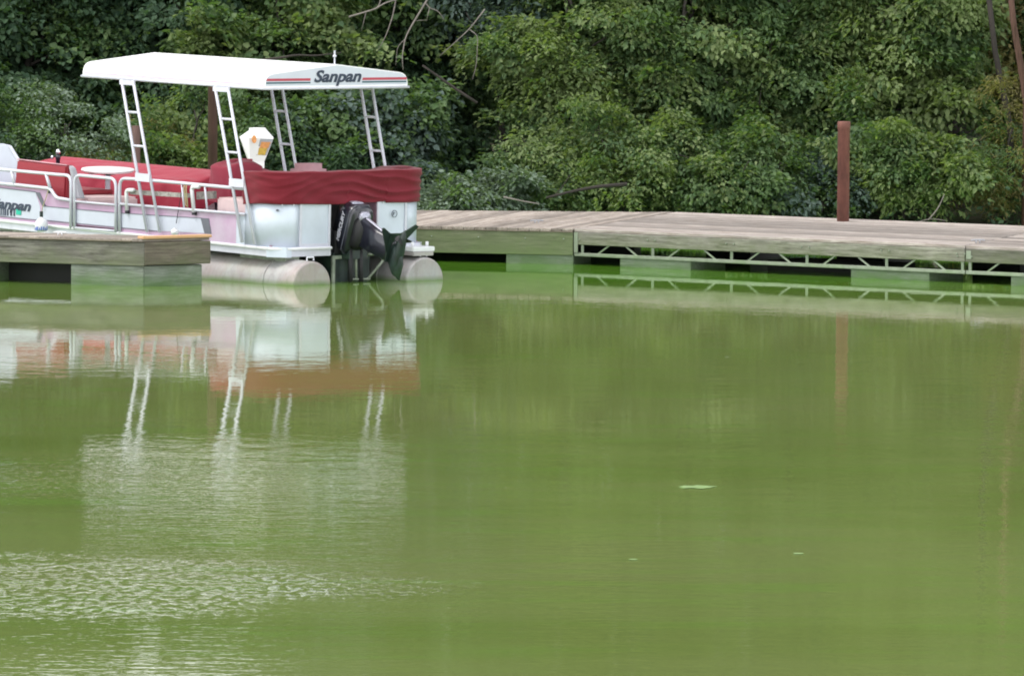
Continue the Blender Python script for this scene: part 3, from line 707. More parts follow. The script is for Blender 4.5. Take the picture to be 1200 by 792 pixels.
# seats inside near the stern
boxo('seat_base', M['cream'], boat, .16, .75, B(289, 236, .16).y, B(254, 232, .16).y, DZ1+.01, B(262, 232, .16).z, .02)
boxo('seat_base', M['cream'], boat, .75, 2.2, .68, 1.15, DZ1+.01, .95, .02)
def seat_cover(name, pv, pu, hw, hl_, z0, z1, mat, seed, label, tilt=0, top=.06, lobe=0):
    """a limp cover pulled over a chair: rounded box with sags and creases"""
    def fn(s, q):
        a = s*2*pi; ca, sa = cos(a), sin(a); e_ = .45
        x = math.copysign(abs(ca)**e_, ca)*hw; y = math.copysign(abs(sa)**e_, sa)*hl_
        if q < .6: r = 1.0-.03*q; z = z0+(z1-z0)*(q/.6)*.93
        else: k_ = (q-.6)/.4; r = cos(k_*pi/2)**.6*.97; z = z1-(z1-z0)*.07*(1-sin(k_*pi/2))+top*sin(k_*pi/2)*.5
        wv = 1+.06*smooth_noise(ca*1.6+seed, sa*1.6, q*3)+.025*sin(a*9+q*4+seed)*(1-q*.7)
        z += tilt*y+.05*smooth_noise(x*3+seed, y*3, q*2)+lobe*max(0, 1-abs(y/hl_-.3)*2)*(1 if q > .5 else q*2)
        return Vector((pv+x*r*wv, pu+y*r*wv, z))
    o = obj(name, gridmesh(fn, 72, 34), mat, smooth=True); o.matrix_world = BM.copy()
    tag(o, label, 'boat cover'); return o
p0 = B(262, 187, .6); p1 = B(290, 190, .6)
seat_cover('chair_cover', .66, (p0.y+p1.y)/2+.05, .30, (p0.y-p1.y)/2, B(262, 250, .4).z+.12, p0.z-.03, REDD, 3, 'wine red cover over the upright chair behind the rear port canopy ladder', top=.03)
p0 = B(280, 187, 1.0); p1 = B(322, 200, 1.0)
seat_cover('rumpled_cover', .98, (p0.y+p1.y)/2+.06, .3, (p0.y-p1.y)/2+.02, 1.02, p0.z-.12, cloth('wine_cover_cloth_faded', (.30, .045, .07), (.42, .12, .15)), 9, 'rumpled wine red cover in a low heap in front of the white pedestal', tilt=.26, top=.05)
q = B(360, 200, 1.75); bm = bmesh.new(); box(bm, 1.55, 2.0, q.y-.14, q.y+.16, q.z-.3, q.z+.09, .07); obj('head_rest', bm, M['vinyl'], boat, smooth=True)

# folded step: white tube legs with black feet and a weathered board
step = empty('boarding_step', BM @ Vector((.12, B(190, 225, .12).y, DZ1)))
tag(step, 'weathered grey boarding board on white tube legs with black feet, inside the gate rail', 'boarding step')
SI = step.matrix_world.inverted() if False else Matrix.Translation(-Vector(step.location))
def SB(px, py, v): return (BM @ B(px, py, v))-step.location
bv = .0
pts = [SB(x, y, bv) for x, y in ((152, 222.5), (222, 227), (222, 232), (152, 228))]
dirv = (BM.to_3x3() @ Vector((1, 0, 0)))
prismo('board', W_grey, step, pts, dirv*.05)
pts = [SB(x, y, bv+.1) for x, y in ((230, 225), (250, 224), (250, 233), (230, 234))]
prismo('board', W_grey, step, pts, dirv*.05)
for xt, xb, yt, yb in ((148, 149, 223, 250), (224.5, 227.5, 219, 252)):
    bm = bmesh.new(); tube(bm, rounded([SB(xt+9, yt, bv-.03), SB(xt, yt, bv-.03), SB(xb, yb-3, bv-.03)], .05), .026, 8); lg = obj('leg', bm, M['white'], step, smooth=True)
    tubeo('rubber_foot', M['rubber'], lg, [SB(xb, yb-3, bv-.03), SB(xb, yb, bv-.03)], .030)
# ropes over the rail
def rope(name, label, pts, r, mat):
    c = Vector(pts[0]); o = tubeo(name, mat, None, [Vector(p)-c for p in pts], r, 5); o.location = c; tag(o, label, 'rope'); return o
rope('mooring_rope', 'short tan rope looped over the port rail beside the boarding board', [BM @ B(x, y, -.03) for x, y in ((217, 214), (215.5, 222), (217, 230), (217.5, 240), (220, 243), (219, 232), (218, 222), (219, 214))], .008, M['rope'])
rope('fender_line', 'thin dark line hanging from the port rail to the small white fender', [BM @ B(x, y, -.03) for x, y in ((214, 215), (211, 236), (208, 252), (206.5, 262))], .005, M['blackm'])
rope('tether_line', 'pale thin line hanging from the bow rail down to the blue-lettered fender', [BM @ B(x, y, -.03) for x, y in ((57, 221), (54, 232), (50, 242), (49, 249))], .006, M['rope'])
# fenders
def fender(px, py, r, h, label, big=True):
    c = BM @ B(px, py, -.06-r); bm = bmesh.new()
    pr = [(.02, -h*.45), (r*.7, -h*.42), (r, -h*.25), (r, h*.1), (r*.8, h*.28), (r*.35, h*.42), (.02, h*.5)]
    lathe(bm, pr, 20); o = obj('fender', bm, M['white'], None, loc=c, smooth=True); tag(o, label, 'fender')
    if big:
        bm = bmesh.new(); tube(bm, [(0, 0, h*.4), (0, 0, h*.85)], .022, 8); obj('neck', bm, M['dgreen'], o)
        bm = bmesh.new()
        for k, a in enumerate((-150, -132, -118, -100, -84, -66, -50, -30)):
            a = radians(a); z0 = -h*.34; hh = h*.24 if k % 3 else h*.16
            mt = Matrix.Translation((cos(a)*(r+.001), sin(a)*(r+.001), z0+hh/2)) @ Matrix.Rotation(a, 4, 'Z')
            box(bm, -.003, .003, -.007, .007, -hh/2, hh/2, mat=mt)
        obj('printed_mark', bm, M['blue'], o)
    return o
fender(48.5, 263.5, .085, .20, 'round white fender with blue print, hanging at the bow side over the small dock')
fender(205, 271.5, .05, .09, 'small white fender at the end of the thin dark line', False)

# ---------------- outboard motor (part of the boat), tilted up
TL = radians(71)
TA = Vector((0, -sin(TL), -cos(TL))); NA = Vector((0, -cos(TL), sin(TL))); VA = Vector((1, 0, 0))
mo = Vector((BT(414, 266, -.05).x, -.05, BT(413, 266, -.05).z))+TA*.14
def mp3(v, a, d): return mo+VA*v+NA*a+TA*d      # v across, a aft (rear) axis, d down the leg
def mloft(name, mat, parent, secs, bev=0):
    """secs: list of (d, [(v, a), ...]) cross-sections down the leg"""
    bm = bmesh.new(); R_ = [[bm.verts.new(mp3(v, a, d)) for v, a in pts] for d, pts in secs]; k = len(R_[0])
    for i in range(len(R_)-1):
        for j in range(k): bm.faces.new((R_[i][j], R_[i][(j+1) % k], R_[i+1][(j+1) % k], R_[i+1][j]))
    bm.faces.new(R_[0][::-1]); bm.faces.new(R_[-1])
    if bev: bmesh.ops.bevel(bm, geom=list(bm.edges), offset=bev, segments=2, affect='EDGES')
    return obj(name, bm, mat, parent, smooth=bool(bev))
def rr(hw, a0, a1, c=.06, sh=0):
    c = min(c, hw*.9); return [(-hw+c, a0), (hw-c, a0), (hw, a0+c), (hw+sh, a1-c*1.3), (hw-c*1.2, a1), (-hw+c*1.2, a1), (-hw-sh, a1-c*1.3), (-hw, a0+c)]
motor = mloft('outboard_motor', M['black'], boat, [(-.36, rr(.11, -.22, .20)), (-.33, rr(.155, -.28, .27)), (-.20, rr(.175, -.31, .30)), (-.05, rr(.175, -.32, .31)), (.0, rr(.155, -.29, .28))], .016)
mloft('motor_chin', M['blackm'], motor, [(-.01, rr(.13, -.24, .22)), (.07, rr(.11, -.2, .2)), (.16, rr(.08, -.16, .16))], .01)
mloft('seam_line', M['dgrey'], motor, [(-.075, rr(.178, -.322, .314)), (-.063, rr(.178, -.322, .314))])
mloft('top_vent', M['silver'], motor, [(-.26, rr(.085, .2, .298, .03)), (-.14, rr(.11, .24, .322, .03))], .008)
mloft('silver_collar', M['silver'], motor, [(.0, rr(.085, .12, .27, .03)), (.06, rr(.078, .12, .25, .03))], .008)
mloft('leg', M['black'], motor, [(.05, rr(.085, -.16, .20, .03)), (.36, rr(.070, -.15, .17, .03)), (.58, rr(.050, -.14, .16, .02)), (.68, rr(.034, -.12, .15, .015))], .008)
mloft('leg_highlight', M['silver'], motor, [(.08, rr(.022, .196, .207, .003)), (.56, rr(.02, .158, .170, .003))])  # silver strip painted on as the light along the leg's rear edge
mloft('cavitation_plate', M['dgreen'], motor, [(.66, [(-.08, -.12), (.08, -.12), (.10, .25), (-.10, .25)]), (.672, [(-.08, -.12), (.08, -.12), (.10, .25), (-.10, .25)])])
mloft('gearcase', M['dgreen'], motor, [(.67, rr(.034, -.14, .12, .015)), (.75, rr(.048, -.20, .12, .02)), (.80, rr(.052, -.24, .10, .025)), (.85, rr(.028, -.25, .04, .015)), (.91, rr(.012, -.27, -.06, .004))], .005)
bm = bmesh.new()
prof_ = [(.01, -.2), (.04, -.16), (.058, -.08), (.06, .1), (.052, .2), (.03, .3), (.005, .33)]
ringm = Matrix(((1, 0, 0, 0), (0, NA.y, TA.y, 0), (0, NA.z, TA.z, 0), (0, 0, 0, 1)))
rings = []
for r_, a_ in prof_: rings.append([bm.verts.new(mp3(r_*cos(2*pi*k/16), a_, .80+r_*sin(2*pi*k/16))) for k in range(16)])
for i in range(len(rings)-1):
    for k in range(16): bm.faces.new((rings[i][k], rings[i][(k+1) % 16], rings[i+1][(k+1) % 16], rings[i+1][k]))
bm.faces.new(rings[0][::-1]); bm.faces.new(rings[-1]); obj('bullet', bm, M['dgreen'], motor, smooth=True)
for b_ in range(3):
    bm = bmesh.new(); a0 = b_*2*pi/3+.4
    pts = []
    for k in range(9):
        f_ = k/8; rr_ = .045+.075*sin(f_*pi)**.5; an = a0-.5+f_*1.0; pts.append((rr_, an, .17+.07*f_))
    vs = [bm.verts.new(mp3(r_*cos(an), a_, .80+r_*sin(an))) for r_, an, a_ in pts]; vs2 = [bm.verts.new(mp3(r_*cos(an), a_+.008, .80+r_*sin(an))) for r_, an, a_ in pts]
    bm.faces.new(vs); bm.faces.new(vs2[::-1])
    for i in range(9): bm.faces.new((vs[i], vs[(i+1) % 9], vs2[(i+1) % 9], vs2[i]))
    obj('propeller_blade', bm, M['blackm'], motor)
# delta hydrofoil on the plate
def plate(name, mat, pts, d0, th): return mloft(name, mat, motor, [(d0, pts), (d0+th, pts)])
plate('hydrofoil', M['fin'], [(-.05, -.10), (.05, -.10), (.13, .10), (.33, .33), (.28, .35), (.10, .25), (.0, .22), (-.09, .25), (-.20, .32), (-.235, .31), (-.13, .10)], .645, .018)
plate('hydrofoil_label', M['yellow'], [(-.01, .0), (.05, .0), (.075, .2), (.015, .2)], .666, .004)
# mercury lettering on the port side of the cowl, reading from front to rear
mm = Matrix(((0, 0, -1, 0), (NA.y, -TA.y, 0, 0), (NA.z, -TA.z, 0, 0), (0, 0, 0, 1)))
base = mo+VA*(-.180)+NA*(.0)+TA*(-.14)
text('lettering', 'MERCURY', .078, pmat('pale_grey_ink', (.55, .55, .62), .5), motor, Matrix.Translation(base) @ mm, bold=.003, shear=.15, xs=1.05)
# clamp bracket, transom plate, tilt rams, swim ladder
boxo('motor_bracket', M['dgreen'], boat, 1.05, 1.35, -.10, .08, .28, .68, .01)
boxo('motor_bracket', M['blackm'], boat, 1.09, 1.31, -.22, .02, .45, .80, .02)
boxo('transom_plate', M['dgreen'], boat, .93, 1.50, .05, .58, -.25, DZ0+.02)
boxo('transom_plate', M['bronze'], boat, .91, .95, .03, .06, -.25, DZ0-.02); boxo('transom_plate', M['bronze'], boat, .91, 1.45, .03, .06, DZ0-.05, DZ0-.01)
boxo('motor_pod', M['blackm'], boat, 0.95, 1.45, .05, .6, DZ0, .62)
tubeo('tilt_ram', M['bronze'], boat, [(1.20, -.05, .5), (1.21, -.06, .02)], .016)
for v in (1.09, 1.25): tubeo('steering_link', M['blackm'], boat, [(v, -.08, .45), (v+.02, -.08, -.1)], .03)
bm = bmesh.new(); tube(bm, rounded([(1.38, -.06, .33), (1.55, -.12, .34), (1.60, -.10, .26), (1.38, -.06, .02)], .05), .018, 8); tube(bm, [(1.10, -.07, .035), (1.42, -.07, .03)], .012, 6)
obj('ladder_bracket', bm, M['bronze'], boat, smooth=True)
# starboard step pad and cleats
boxo('step_pad', M['white'], boat, 1.90, 2.25, -.30, -.02, .36, .42, .01); boxo('step_pad', M['raw'], boat, 1.90, 2.22, -.31, -.04, .31, .358, .005)
for x in (1.97, 2.20): tubeo('bolt', M['white'], boat, [(x, -.2, .42), (x, -.2, .475)], .02)

# ------------------------------------------------------------------ docks
def frame_of(a, b):
    """local frame: x from a to b, y away from the camera, z up"""
    a, b = Vector(a), Vector(b); x = (b-a); x.z = 0; L = x.length; x.normalize(); return a, x, Vector((-x.y, x.x, 0)), L
def plank_obj(parent, me, mat, loc, rot=(0, 0, 0), name='plank'):
    o = bpy.data.objects.new(name, me); COL.objects.link(o); o.parent = parent; o.location = loc; o.rotation_euler = rot; return o
def board_mesh(name, L, Wd, T, mat, bev=.004):
    bm = bmesh.new(); box(bm, 0, L, 0, Wd, -T, 0, bev); 
    me = bpy.data.meshes.new(name); bm.to_mesh(me); bm.free(); me.materials.append(mat); return me
rnd = random.Random(5)

# right long dock: two skewed sections measured from the photograph
Ztop, Zfar = .462, .53
def quad_dock(name, label, nearL, nearR, farL, farR, along, nb, mat, rim, facia_h=.155, dropL=0):
    """deck of boards between two edges. along=True: boards run with the near edge"""
    root = empty(name, (nearL.x, nearL.y, 0)); tag(root, label, 'floating dock'); O = Vector((nearL.x, nearL.y, 0))
    nL, nR, fL, fR = [p-O for p in (nearL, nearR, farL, farR)]
    T = .035
    for i in range(nb):
        f0, f1 = (i+.03)/nb, (i+.97)/nb
        dz = rnd.uniform(-.002, .003); e0, e1 = rnd.uniform(-.004, .01), rnd.uniform(-.004, .01)
        if along:
            a, b_ = nL.lerp(fL, f0), nR.lerp(fR, f0); c, d = nR.lerp(fR, f1), nL.lerp(fL, f1)
        else:
            a, b_ = nL.lerp(nR, f0), nL.lerp(nR, f1); c, d = fL.lerp(fR, f1), fL.lerp(fR, f0)
        # plank mesh in its own frame with x along its length
        if along: p0, p1 = a, b_
        else: p0, p1 = a, d
        xax = (p1-p0).normalized(); yax = Vector((0, 0, 1)).cross(xax).normalized(); zax = xax.cross(yax)
        Mx = Matrix((xax, yax, zax)).transposed().to_4x4(); Mx.translation = p0+Vector((0, 0, dz))
        inv = Mx.inverted(); bm = bmesh.new()
        quad = [inv @ (q+Vector((0, 0, dz))) for q in ((a, b_, c, d) if along else (a, d, c, b_))]
        prism(bm, quad, (0, 0, -T)); bmesh.ops.bevel(bm, geom=[e for e in bm.edges], offset=.004, segments=1, affect='EDGES')
        o = obj('plank', bm, mat, root); o.matrix_local = Mx
    return root, O
def between(root, name, mat, a, b, h, th, z1, off=0.0, smooth=False):
    """upright board from a to b (dock-local), top at z1(list of two or number), height h, thickness th away from camera"""
    a, b = Vector(a), Vector(b); d = b-a; d.z = 0; L = d.length; x = d.normalized(); y = Vector((-x.y, x.x, 0))
    za, zb_ = (z1 if isinstance(z1, tuple) else (z1, z1))
    bm = bmesh.new(); quad = [(0, 0, zb0) for zb0 in ()]
    prism(bm, [(0, off, za-h), (L, off, zb_-h), (L, off, zb_), (0, off, za)], (0, th, 0))
    bmesh.ops.bevel(bm, geom=list(bm.edges), offset=min(.006, th*.3), segments=1, affect='EDGES')
    o = obj(name, bm, mat, root); o.location = (a.x, a.y, 0); o.rotation_euler = (0, 0, atan2(x.y, x.x)); return o

J0 = on_z(673, 268.3, Ztop); J1 = on_z(1131, 288.3, Ztop-.005); J0f = on_z(792, 248.6, Zfar)
dR = (J1-J0).normalized(); J1f = J0f+(J1-J0); J2 = J1+dR*3.0; J2f = J1f+dR*3.0
J1.z = J2.z = Ztop; J1f.z = J2f.z = Zfar
pR = on_z(1251, 268, Zfar)
dockR, OR = quad_dock('long_dock', 'long weathered dock section with lengthwise boards, in front of the rusty pile', J0, J1, J0f, J1f, True, 22, W_deckR, W_rim)
dockR2, OR2 = quad_dock('end_dock', 'dock section with lengthwise boards cut off by the right edge of the photo', J1+dR*.012, J2, J1f+dR*.012, J2f, True, 22, W_deckR, W_rim)
K0 = on_z(250, 258.5, Ztop); K1 = on_z(671.5, 268.3, Ztop)
K0 = K1+(on_z(490, 264.6, Ztop)-K1).normalized()*(K1-K0).length
K1f = on_z(789, 248.6, Zfar); K0f = K1f+(K0-K1)*1.03; kk = on_z(490, 246.6, Zfar)
K0f = K1f+(kk-K1f).normalized()*(K0-K1).length*1.12
for p in (K0, K1): p.z = Ztop
for p in (K0f, K1f): p.z = Zfar
dockL, OL = quad_dock('cross_plank_dock', 'weathered dock section with crosswise boards, running behind the boat stern', K0, K1, K0f, K1f, False, 34, W_deckL, W_rimG)

def truss_side(root, O, A, Bp, ups, floats, name_rim=W_rim, end_gap=0):
    A = A-O; Bp = Bp-O; x = (Bp-A); x.z = 0; L = x.length; x.normalize(); y = Vector((-x.y, x.x, 0))
    between(root, 'rim_board', name_rim, A, Bp, .165, .045, Ztop-.037, -.01)
    bz = .155
    between(root, 'bottom_chord', M['steel'], A, Bp, .045, .04, bz, .0)
    def P(s, z, o=.02): return A+x*s+y*o+Vector((0, 0, z-A.z))
    def bar(nm, s0, s1, z0=.14, z1=.28, wd=.018):
        bm = bmesh.new(); tube(bm, [P(s0, z0), P(s1, z1)], wd, 4, True); return obj(nm, bm, M['steel'], root)
    for s, dbl in ups:
        if dbl: bar('upright', s-.045, s-.045, wd=.026); bar('upright', s+.045, s+.045, wd=.022)
        else: bar('upright', s, s, wd=.024)
        if s > .3: bar('brace', s-.24, s-.46, wd=.014)
        if s < L-.3: bar('brace', s+.24, s+.46, wd=.014)
    for s0, s1, m_, o0 in floats:
        between(root, 'float', m_, P(s0, 0, 0), P(s1, 0, 0), .42, .75, .122, o0)
    return x, y, L
LR = (J1-J0).length
def sR(px):     # distance along the right dock's near edge of a pixel column
    best = min((abs(1200), 0) for _ in (0,)); lo, hi = -1.0, LR+4
    for _ in range(40):
        mid = (lo+hi)/2; p = J0+dR*mid; X = 600+FPX*p.x/p.y
        if X < px: lo = mid
        else: hi = mid
    return (lo+hi)/2
upsR = [(sR(681), 0), (sR(763.5), 0), (sR(856), 0), (sR(944.5), 0), (sR(1038), 0), (LR-.05, 0)]
truss_side(dockR, OR, J0, J1, upsR, [(sR(725), sR(808), W_float, .02), (sR(850), sR(985), M_gapshade, .9), (sR(996), sR(1088), W_float, .02)])
truss_side(dockR2, OR2, J1+dR*.012, J2, [(.05, 0), (1.3, 0), (2.6, 0)], [(sR(1183)-LR, sR(1262)-LR, W_float, .02)])
# inner joists and far side rims
for root, O, a, b_, af, bf in ((dockR, OR, J0, J1, J0f, J1f), (dockR2, OR2, J1+dR*.012, J2, J1f+dR*.012, J2f)):
    for k in range(5):
        f_ = k/4; p = (a.lerp(b_, f_)+dR*(.03 if k == 0 else -.07 if k == 4 else 0))-O; q = (af.lerp(bf, f_)+dR*(.03 if k == 0 else -.07 if k == 4 else 0))-O
        p = p.lerp(q, .02); between(root, 'joist', W_rimD, p, q.lerp(p, .02), .14, .04, (Ztop-.045, Zfar-.045))
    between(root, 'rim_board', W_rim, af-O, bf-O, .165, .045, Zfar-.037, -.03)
    for s in (.15, .5, .85):
        c = af.lerp(bf, s)-O; d = af.lerp(bf, s+.12)-O; between(root, 'float', M_gapshade, c.lerp(a.lerp(b_, s)-O, .25), d.lerp(a.lerp(b_, s+.12)-O, .25), .42, .7, .20)
# cross-plank dock sides: deep green rim, floats below, edge plank
xL = (K1-K0).normalized()
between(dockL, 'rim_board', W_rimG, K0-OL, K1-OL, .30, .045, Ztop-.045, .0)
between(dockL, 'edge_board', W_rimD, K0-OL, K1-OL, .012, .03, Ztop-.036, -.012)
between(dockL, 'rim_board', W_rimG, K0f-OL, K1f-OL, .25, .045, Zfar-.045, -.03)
def sL(px):
    lo, hi = 0, (K1-K0).length
    for _ in range(40):
        mid = (lo+hi)/2; p = K0+xL*mid; X = 600+FPX*p.x/p.y
        if X < px: lo = mid
        else: hi = mid
    return lo
for a, c in ((sL(592), sL(671)), (sL(300), sL(420))): between(dockL, 'float', W_float, (K0-OL)+xL*a, (K0-OL)+xL*c, .42, .8, .125, .02)
for k in range(4):
    f_ = .04+k/3.2; p = K0.lerp(K1, min(f_, .985))-OL; q = K0f.lerp(K1f, min(f_, .985))-OL; between(dockL, 'joist', W_rimD, p.lerp(q, .03), q.lerp(p, .03), .14, .04, (Ztop-.05, Zfar-.05))
c0_, c1_ = K0.lerp(K0f, .6)-OL, K1.lerp(K1f, .6)-OL
between(dockL, 'float', M_gapshade, c0_, c1_, .42, .9, .2)
# carriage bolts and corner brackets on the rim boards
def bolts(root, O, A_, Bq, ss, z, off=-.016):
    A_ = A_-O; x = (Bq-O)-A_; x.z = 0; x.normalize(); y = Vector((-x.y, x.x, 0))
    for s_ in ss:
        p = A_+x*s_+y*off; p.z = z; bm = bmesh.new(); lathe(bm, [(.011, 0), (.011, .006), (.006, .010)], 8); o = obj('bolt', bm, M['steel'], root, loc=p); o.rotation_euler = (radians(90), 0, atan2(x.y, x.x))
bolts(dockR, OR, J0, J1, [s_+d for s_, _ in upsR[1:] for d in (-.06, .06)], .36); bolts(dockR, OR, J0, J1, [.1, LR-.1], .33)
bolts(dockL, OL, K0, K1, [sL(x) for x in (505, 560, 615, 660)], .33, -.006); bolts(dockR2, OR2, J1+dR*.012, J2, [.1], .33)
def bracket(root, O, A_, Bq, s0, s1, z0, z1, off):
    A_ = A_-O; x = (Bq-O)-A_; x.z = 0; x.normalize(); y = Vector((-x.y, x.x, 0)); p = A_+x*s0+y*off
    bm = bmesh.new(); box(bm, 0, s1-s0, 0, .006, z0, z1); o = obj('corner_bracket', bm, M['steel'], root, loc=(p.x, p.y, 0)); o.rotation_euler = (0, 0, atan2(x.y, x.x))
bracket(dockR, OR, J0, J1, .01, .07, .16, .42, -.018); bracket(dockR2, OR2, J1, J2, .03, .10, .30, .40, -.018)

# small cleats on the decks
def cleat(p, label, rot=0.3, mat=None):
    bm = bmesh.new(); tube(bm, rounded([(-.13, 0, .05), (-.07, 0, .06), (.07, 0, .06), (.13, 0, .05)], .03), .012, 6); tube(bm, [(-.04, 0, 0), (-.03, 0, .055)], .012, 6); tube(bm, [(.04, 0, 0), (.03, 0, .055)], .012, 6)
    bmesh.ops.scale(bm, vec=(.7, .7, .7), verts=bm.verts); o = obj('dock_cleat', bm, mat or M['grey'], None, loc=p, rot=(0, 0, rot), smooth=True); tag(o, label, 'cleat'); return o
cleat(on_z(629, 262, Ztop+.01), 'silver cleat on the crosswise boards near the joint of the docks')
cleat(on_z(1146, 285, Ztop+.01), 'silver cleat beside the joint at the far end of the long dock')

# left finger dock
A = on_z(169, 280.5, .57); Bc = on_z(246, 278.4, .57); Cc = on_z(0, 275.8, .57)
dE = (Bc-A).normalized(); dF = (Cc-A).normalized(); LF = 4.2
dock, OD = None, Vector((A.x, A.y, 0))
dock = empty('finger_dock', OD); tag(dock, 'small weathered wooden dock with green algae, in front of the boat side at the left', 'floating dock')
WE = (Bc-A).length
nb = 30
for i in range(nb):
    s0, s1 = LF*(i+.02)/nb, LF*(i+.98)/nb
    a = dF*s0; b_ = dF*s1; ov = -.03
    quad = [a+dE*ov, a+dE*(WE), b_+dE*(WE), b_+dE*ov]
    quad = [q+Vector((0, 0, .57)) for q in quad]
    p0 = quad[0]; xax = (quad[1]-quad[0]).normalized(); yax = Vector((0, 0, 1)).cross(xax); Mx = Matrix((xax, yax, Vector((0, 0, 1)))).transposed().to_4x4(); Mx.translation = p0+Vector((0, 0, rnd.uniform(-.003, .004)))
    inv = Matrix((xax, yax, Vector((0, 0, 1)))).transposed().to_4x4(); inv.translation = p0; inv = inv.inverted()
    bm = bmesh.new(); prism(bm, [inv @ q for q in quad], (0, 0, -.035)); bmesh.ops.bevel(bm, geom=list(bm.edges), offset=.004, segments=1, affect='EDGES')
    o = obj('plank', bm, W_deckL, dock); o.matrix_local = Mx
al = .532
pA0 = Vector((0, 0, 0))
between(dock, 'rim_board', W_rim, dF*LF, pA0, .285, .045, al, .0)
between(dock, 'edge_board', W_rimD, dF*LF, dF*.16, .02, .03, .553, -.032)
between(dock, 'rim_board', W_rimD, pA0+dE*.002-dF*.012, dE*WE-dF*.012, .275, .045, al, .0)
between(dock, 'end_board', W_fresh, -dF*.03-dE*.04, dE*WE-dF*.03, .034, .14, .606, -.0)
between(dock, 'rim_board', W_rimD, dF*LF+dE*(WE-.05), dE*(WE-.05), .25, .045, al, .0)
F_ = lambda px: (on_z(px, 331, 0)-OD).length
between(dock, 'float', W_float, dF*1.0, pA0+dF*.03+dE*.01, .65, .04, .247, .02)
between(dock, 'float', W_float, dF*.03+dE*.02, dE*(WE-.06)+dF*.03, .65, .35, .245, .03)
between(dock, 'float', W_float, dF*LF, dF*2.12, .65, .5, .247, .03)
between(dock, 'float', M_gapshade, dF*LF+dE*.6, dF*.3+dE*.6, .65, .2, .24, .03)  # dark box added so the gap under the deck reads as deep shade
cleat(Vector((OD.x, OD.y, .575))+dF*1.43+dE*.3, 'white cleat on the small dock to the left of the fender', atan2(dF.y, dF.x), M['white'])

# ------------------------------------------------------------------ piles, pedestal
def pile(px, pyt, pyb, Y, r, mat, label, name='mooring_pile', cap=True):
    top = at_y(px, pyt, Y); bm = bmesh.new()
    pr = [(r, -1.2), (r, top.z-.10), (r*1.08, top.z-.095), (r*1.08, top.z-.02), (r, top.z)] if cap else [(r, -1.2), (r, top.z)]
    lathe(bm, pr, 20); o = obj(name, bm, mat, None, loc=(top.x, Y, 0)); tag(o, label, 'mooring pile')
    for p in o.data.polygons: p.use_smooth = len(p.vertices) == 4
    return o
q_ = on_z(988, 259, Zfar)
pile(989, 142.5, 260, q_.y+.12, .080, RUST, 'rusty red steel pile standing alone behind the long dock')
pile(249.5, 80, 200, 80.6, .066, RUSTD, 'tall dark brown pile rising behind the canopy of the boat')
pile(159.5, 147.5, 200, 82.6, .060, RUSTD, 'shorter brown pile seen between the front legs of the canopy', cap=False)

# power pedestal on the cross-plank dock
pY = K0.y+1.0; base = at_y(300.5, 190, pY); base.z = Ztop+.03
ped = empty('power_pedestal', base, (0, 0, radians(-6))); tag(ped, 'white power pedestal with a pointed hood and orange and yellow stickers, behind the boat stern', 'power pedestal')
sp1 = pY/FPX; zt_ = at_y(300, 150, pY).z-base.z; zs_ = at_y(300, 161, pY).z-base.z; zbm = at_y(300, 189, pY).z-base.z
def pl(x): return (x-300.5)*sp1
top_ = [(pl(293), -.10, zt_), (pl(311), -.10, zt_), (pl(309), .12, zt_), (pl(295), .12, zt_)]
mid_ = [(pl(294.5), -.21, zs_-.0), (pl(322), -.10, zs_-.01), (pl(318), .18, zs_), (pl(279.5), .06, zs_+.0)]
low_ = [(pl(294.5), -.13, zbm), (pl(311), -.08, zbm), (pl(309), .08, zbm), (pl(290), .03, zbm)]
bot_ = [(x*.9, y*.9, 0) for x, y, z in low_]
bm = bmesh.new(); R_ = [[bm.verts.new(p) for p in ring] for ring in (top_, mid_, low_, bot_)]
for i in range(3):
    for k in range(4): bm.faces.new((R_[i][k], R_[i][(k+1) % 4], R_[i+1][(k+1) % 4], R_[i+1][k]))
bm.faces.new(R_[0]); bm.faces.new(R_[-1][::-1])
body_ = obj('housing', bm, M['pedw'], ped)
# recessed label window on the right face
def on_face(a, b_, c, d, s, t_, o=.004):
    a, b_, c, d = map(Vector, (a, b_, c, d)); p = a.lerp(b_, s).lerp(d.lerp(c, s), t_); nrm = (b_-a).cross(d-a).normalized()
    if nrm.y > 0: nrm = -nrm
    return p+nrm*o
fc = (mid_[0], mid_[1], low_[1], low_[0])
def decal(name, mat, s0, s1, t0, t1, o, skew=0):
    bm = bmesh.new(); vs = [on_face(*fc, s0+skew, t0, o), on_face(*fc, s1+skew*.4, t0, o), on_face(*fc, s1-skew*.2, t1, o), on_face(*fc, s0-skew*.3, t1, o)]
    nrm = (vs[1]-vs[0]).cross(vs[3]-vs[0]).normalized(); prism(bm, vs, nrm*.003); return obj(name, bm, mat, ped)
decal('label_frame', M['grey'], .40, .97, .03, .74, .003, .06)
decal('orange_label', M['orange'], .50, .92, .16, .42, .009, .03); decal('amber_label', M['amber'], .46, .88, .42, .72, .009, .0)
fcb = [Vector(top_[0]), Vector(top_[1]), Vector(mid_[1]), Vector(mid_[0])]
bm = bmesh.new(); c_ = on_face(mid_[0], mid_[1], low_[1], low_[0], .2, -.02, .02); lathe(bm, [(.001, 0), (.04, 0), (.04, .006), (.001, .006)], 16)
st = obj('round_sticker', bm, M['orange'], ped, loc=c_+Vector((-.0, -.012, -.02)), rot=(radians(90), 0, radians(12))); st.scale = (.8, 1.35, 1)

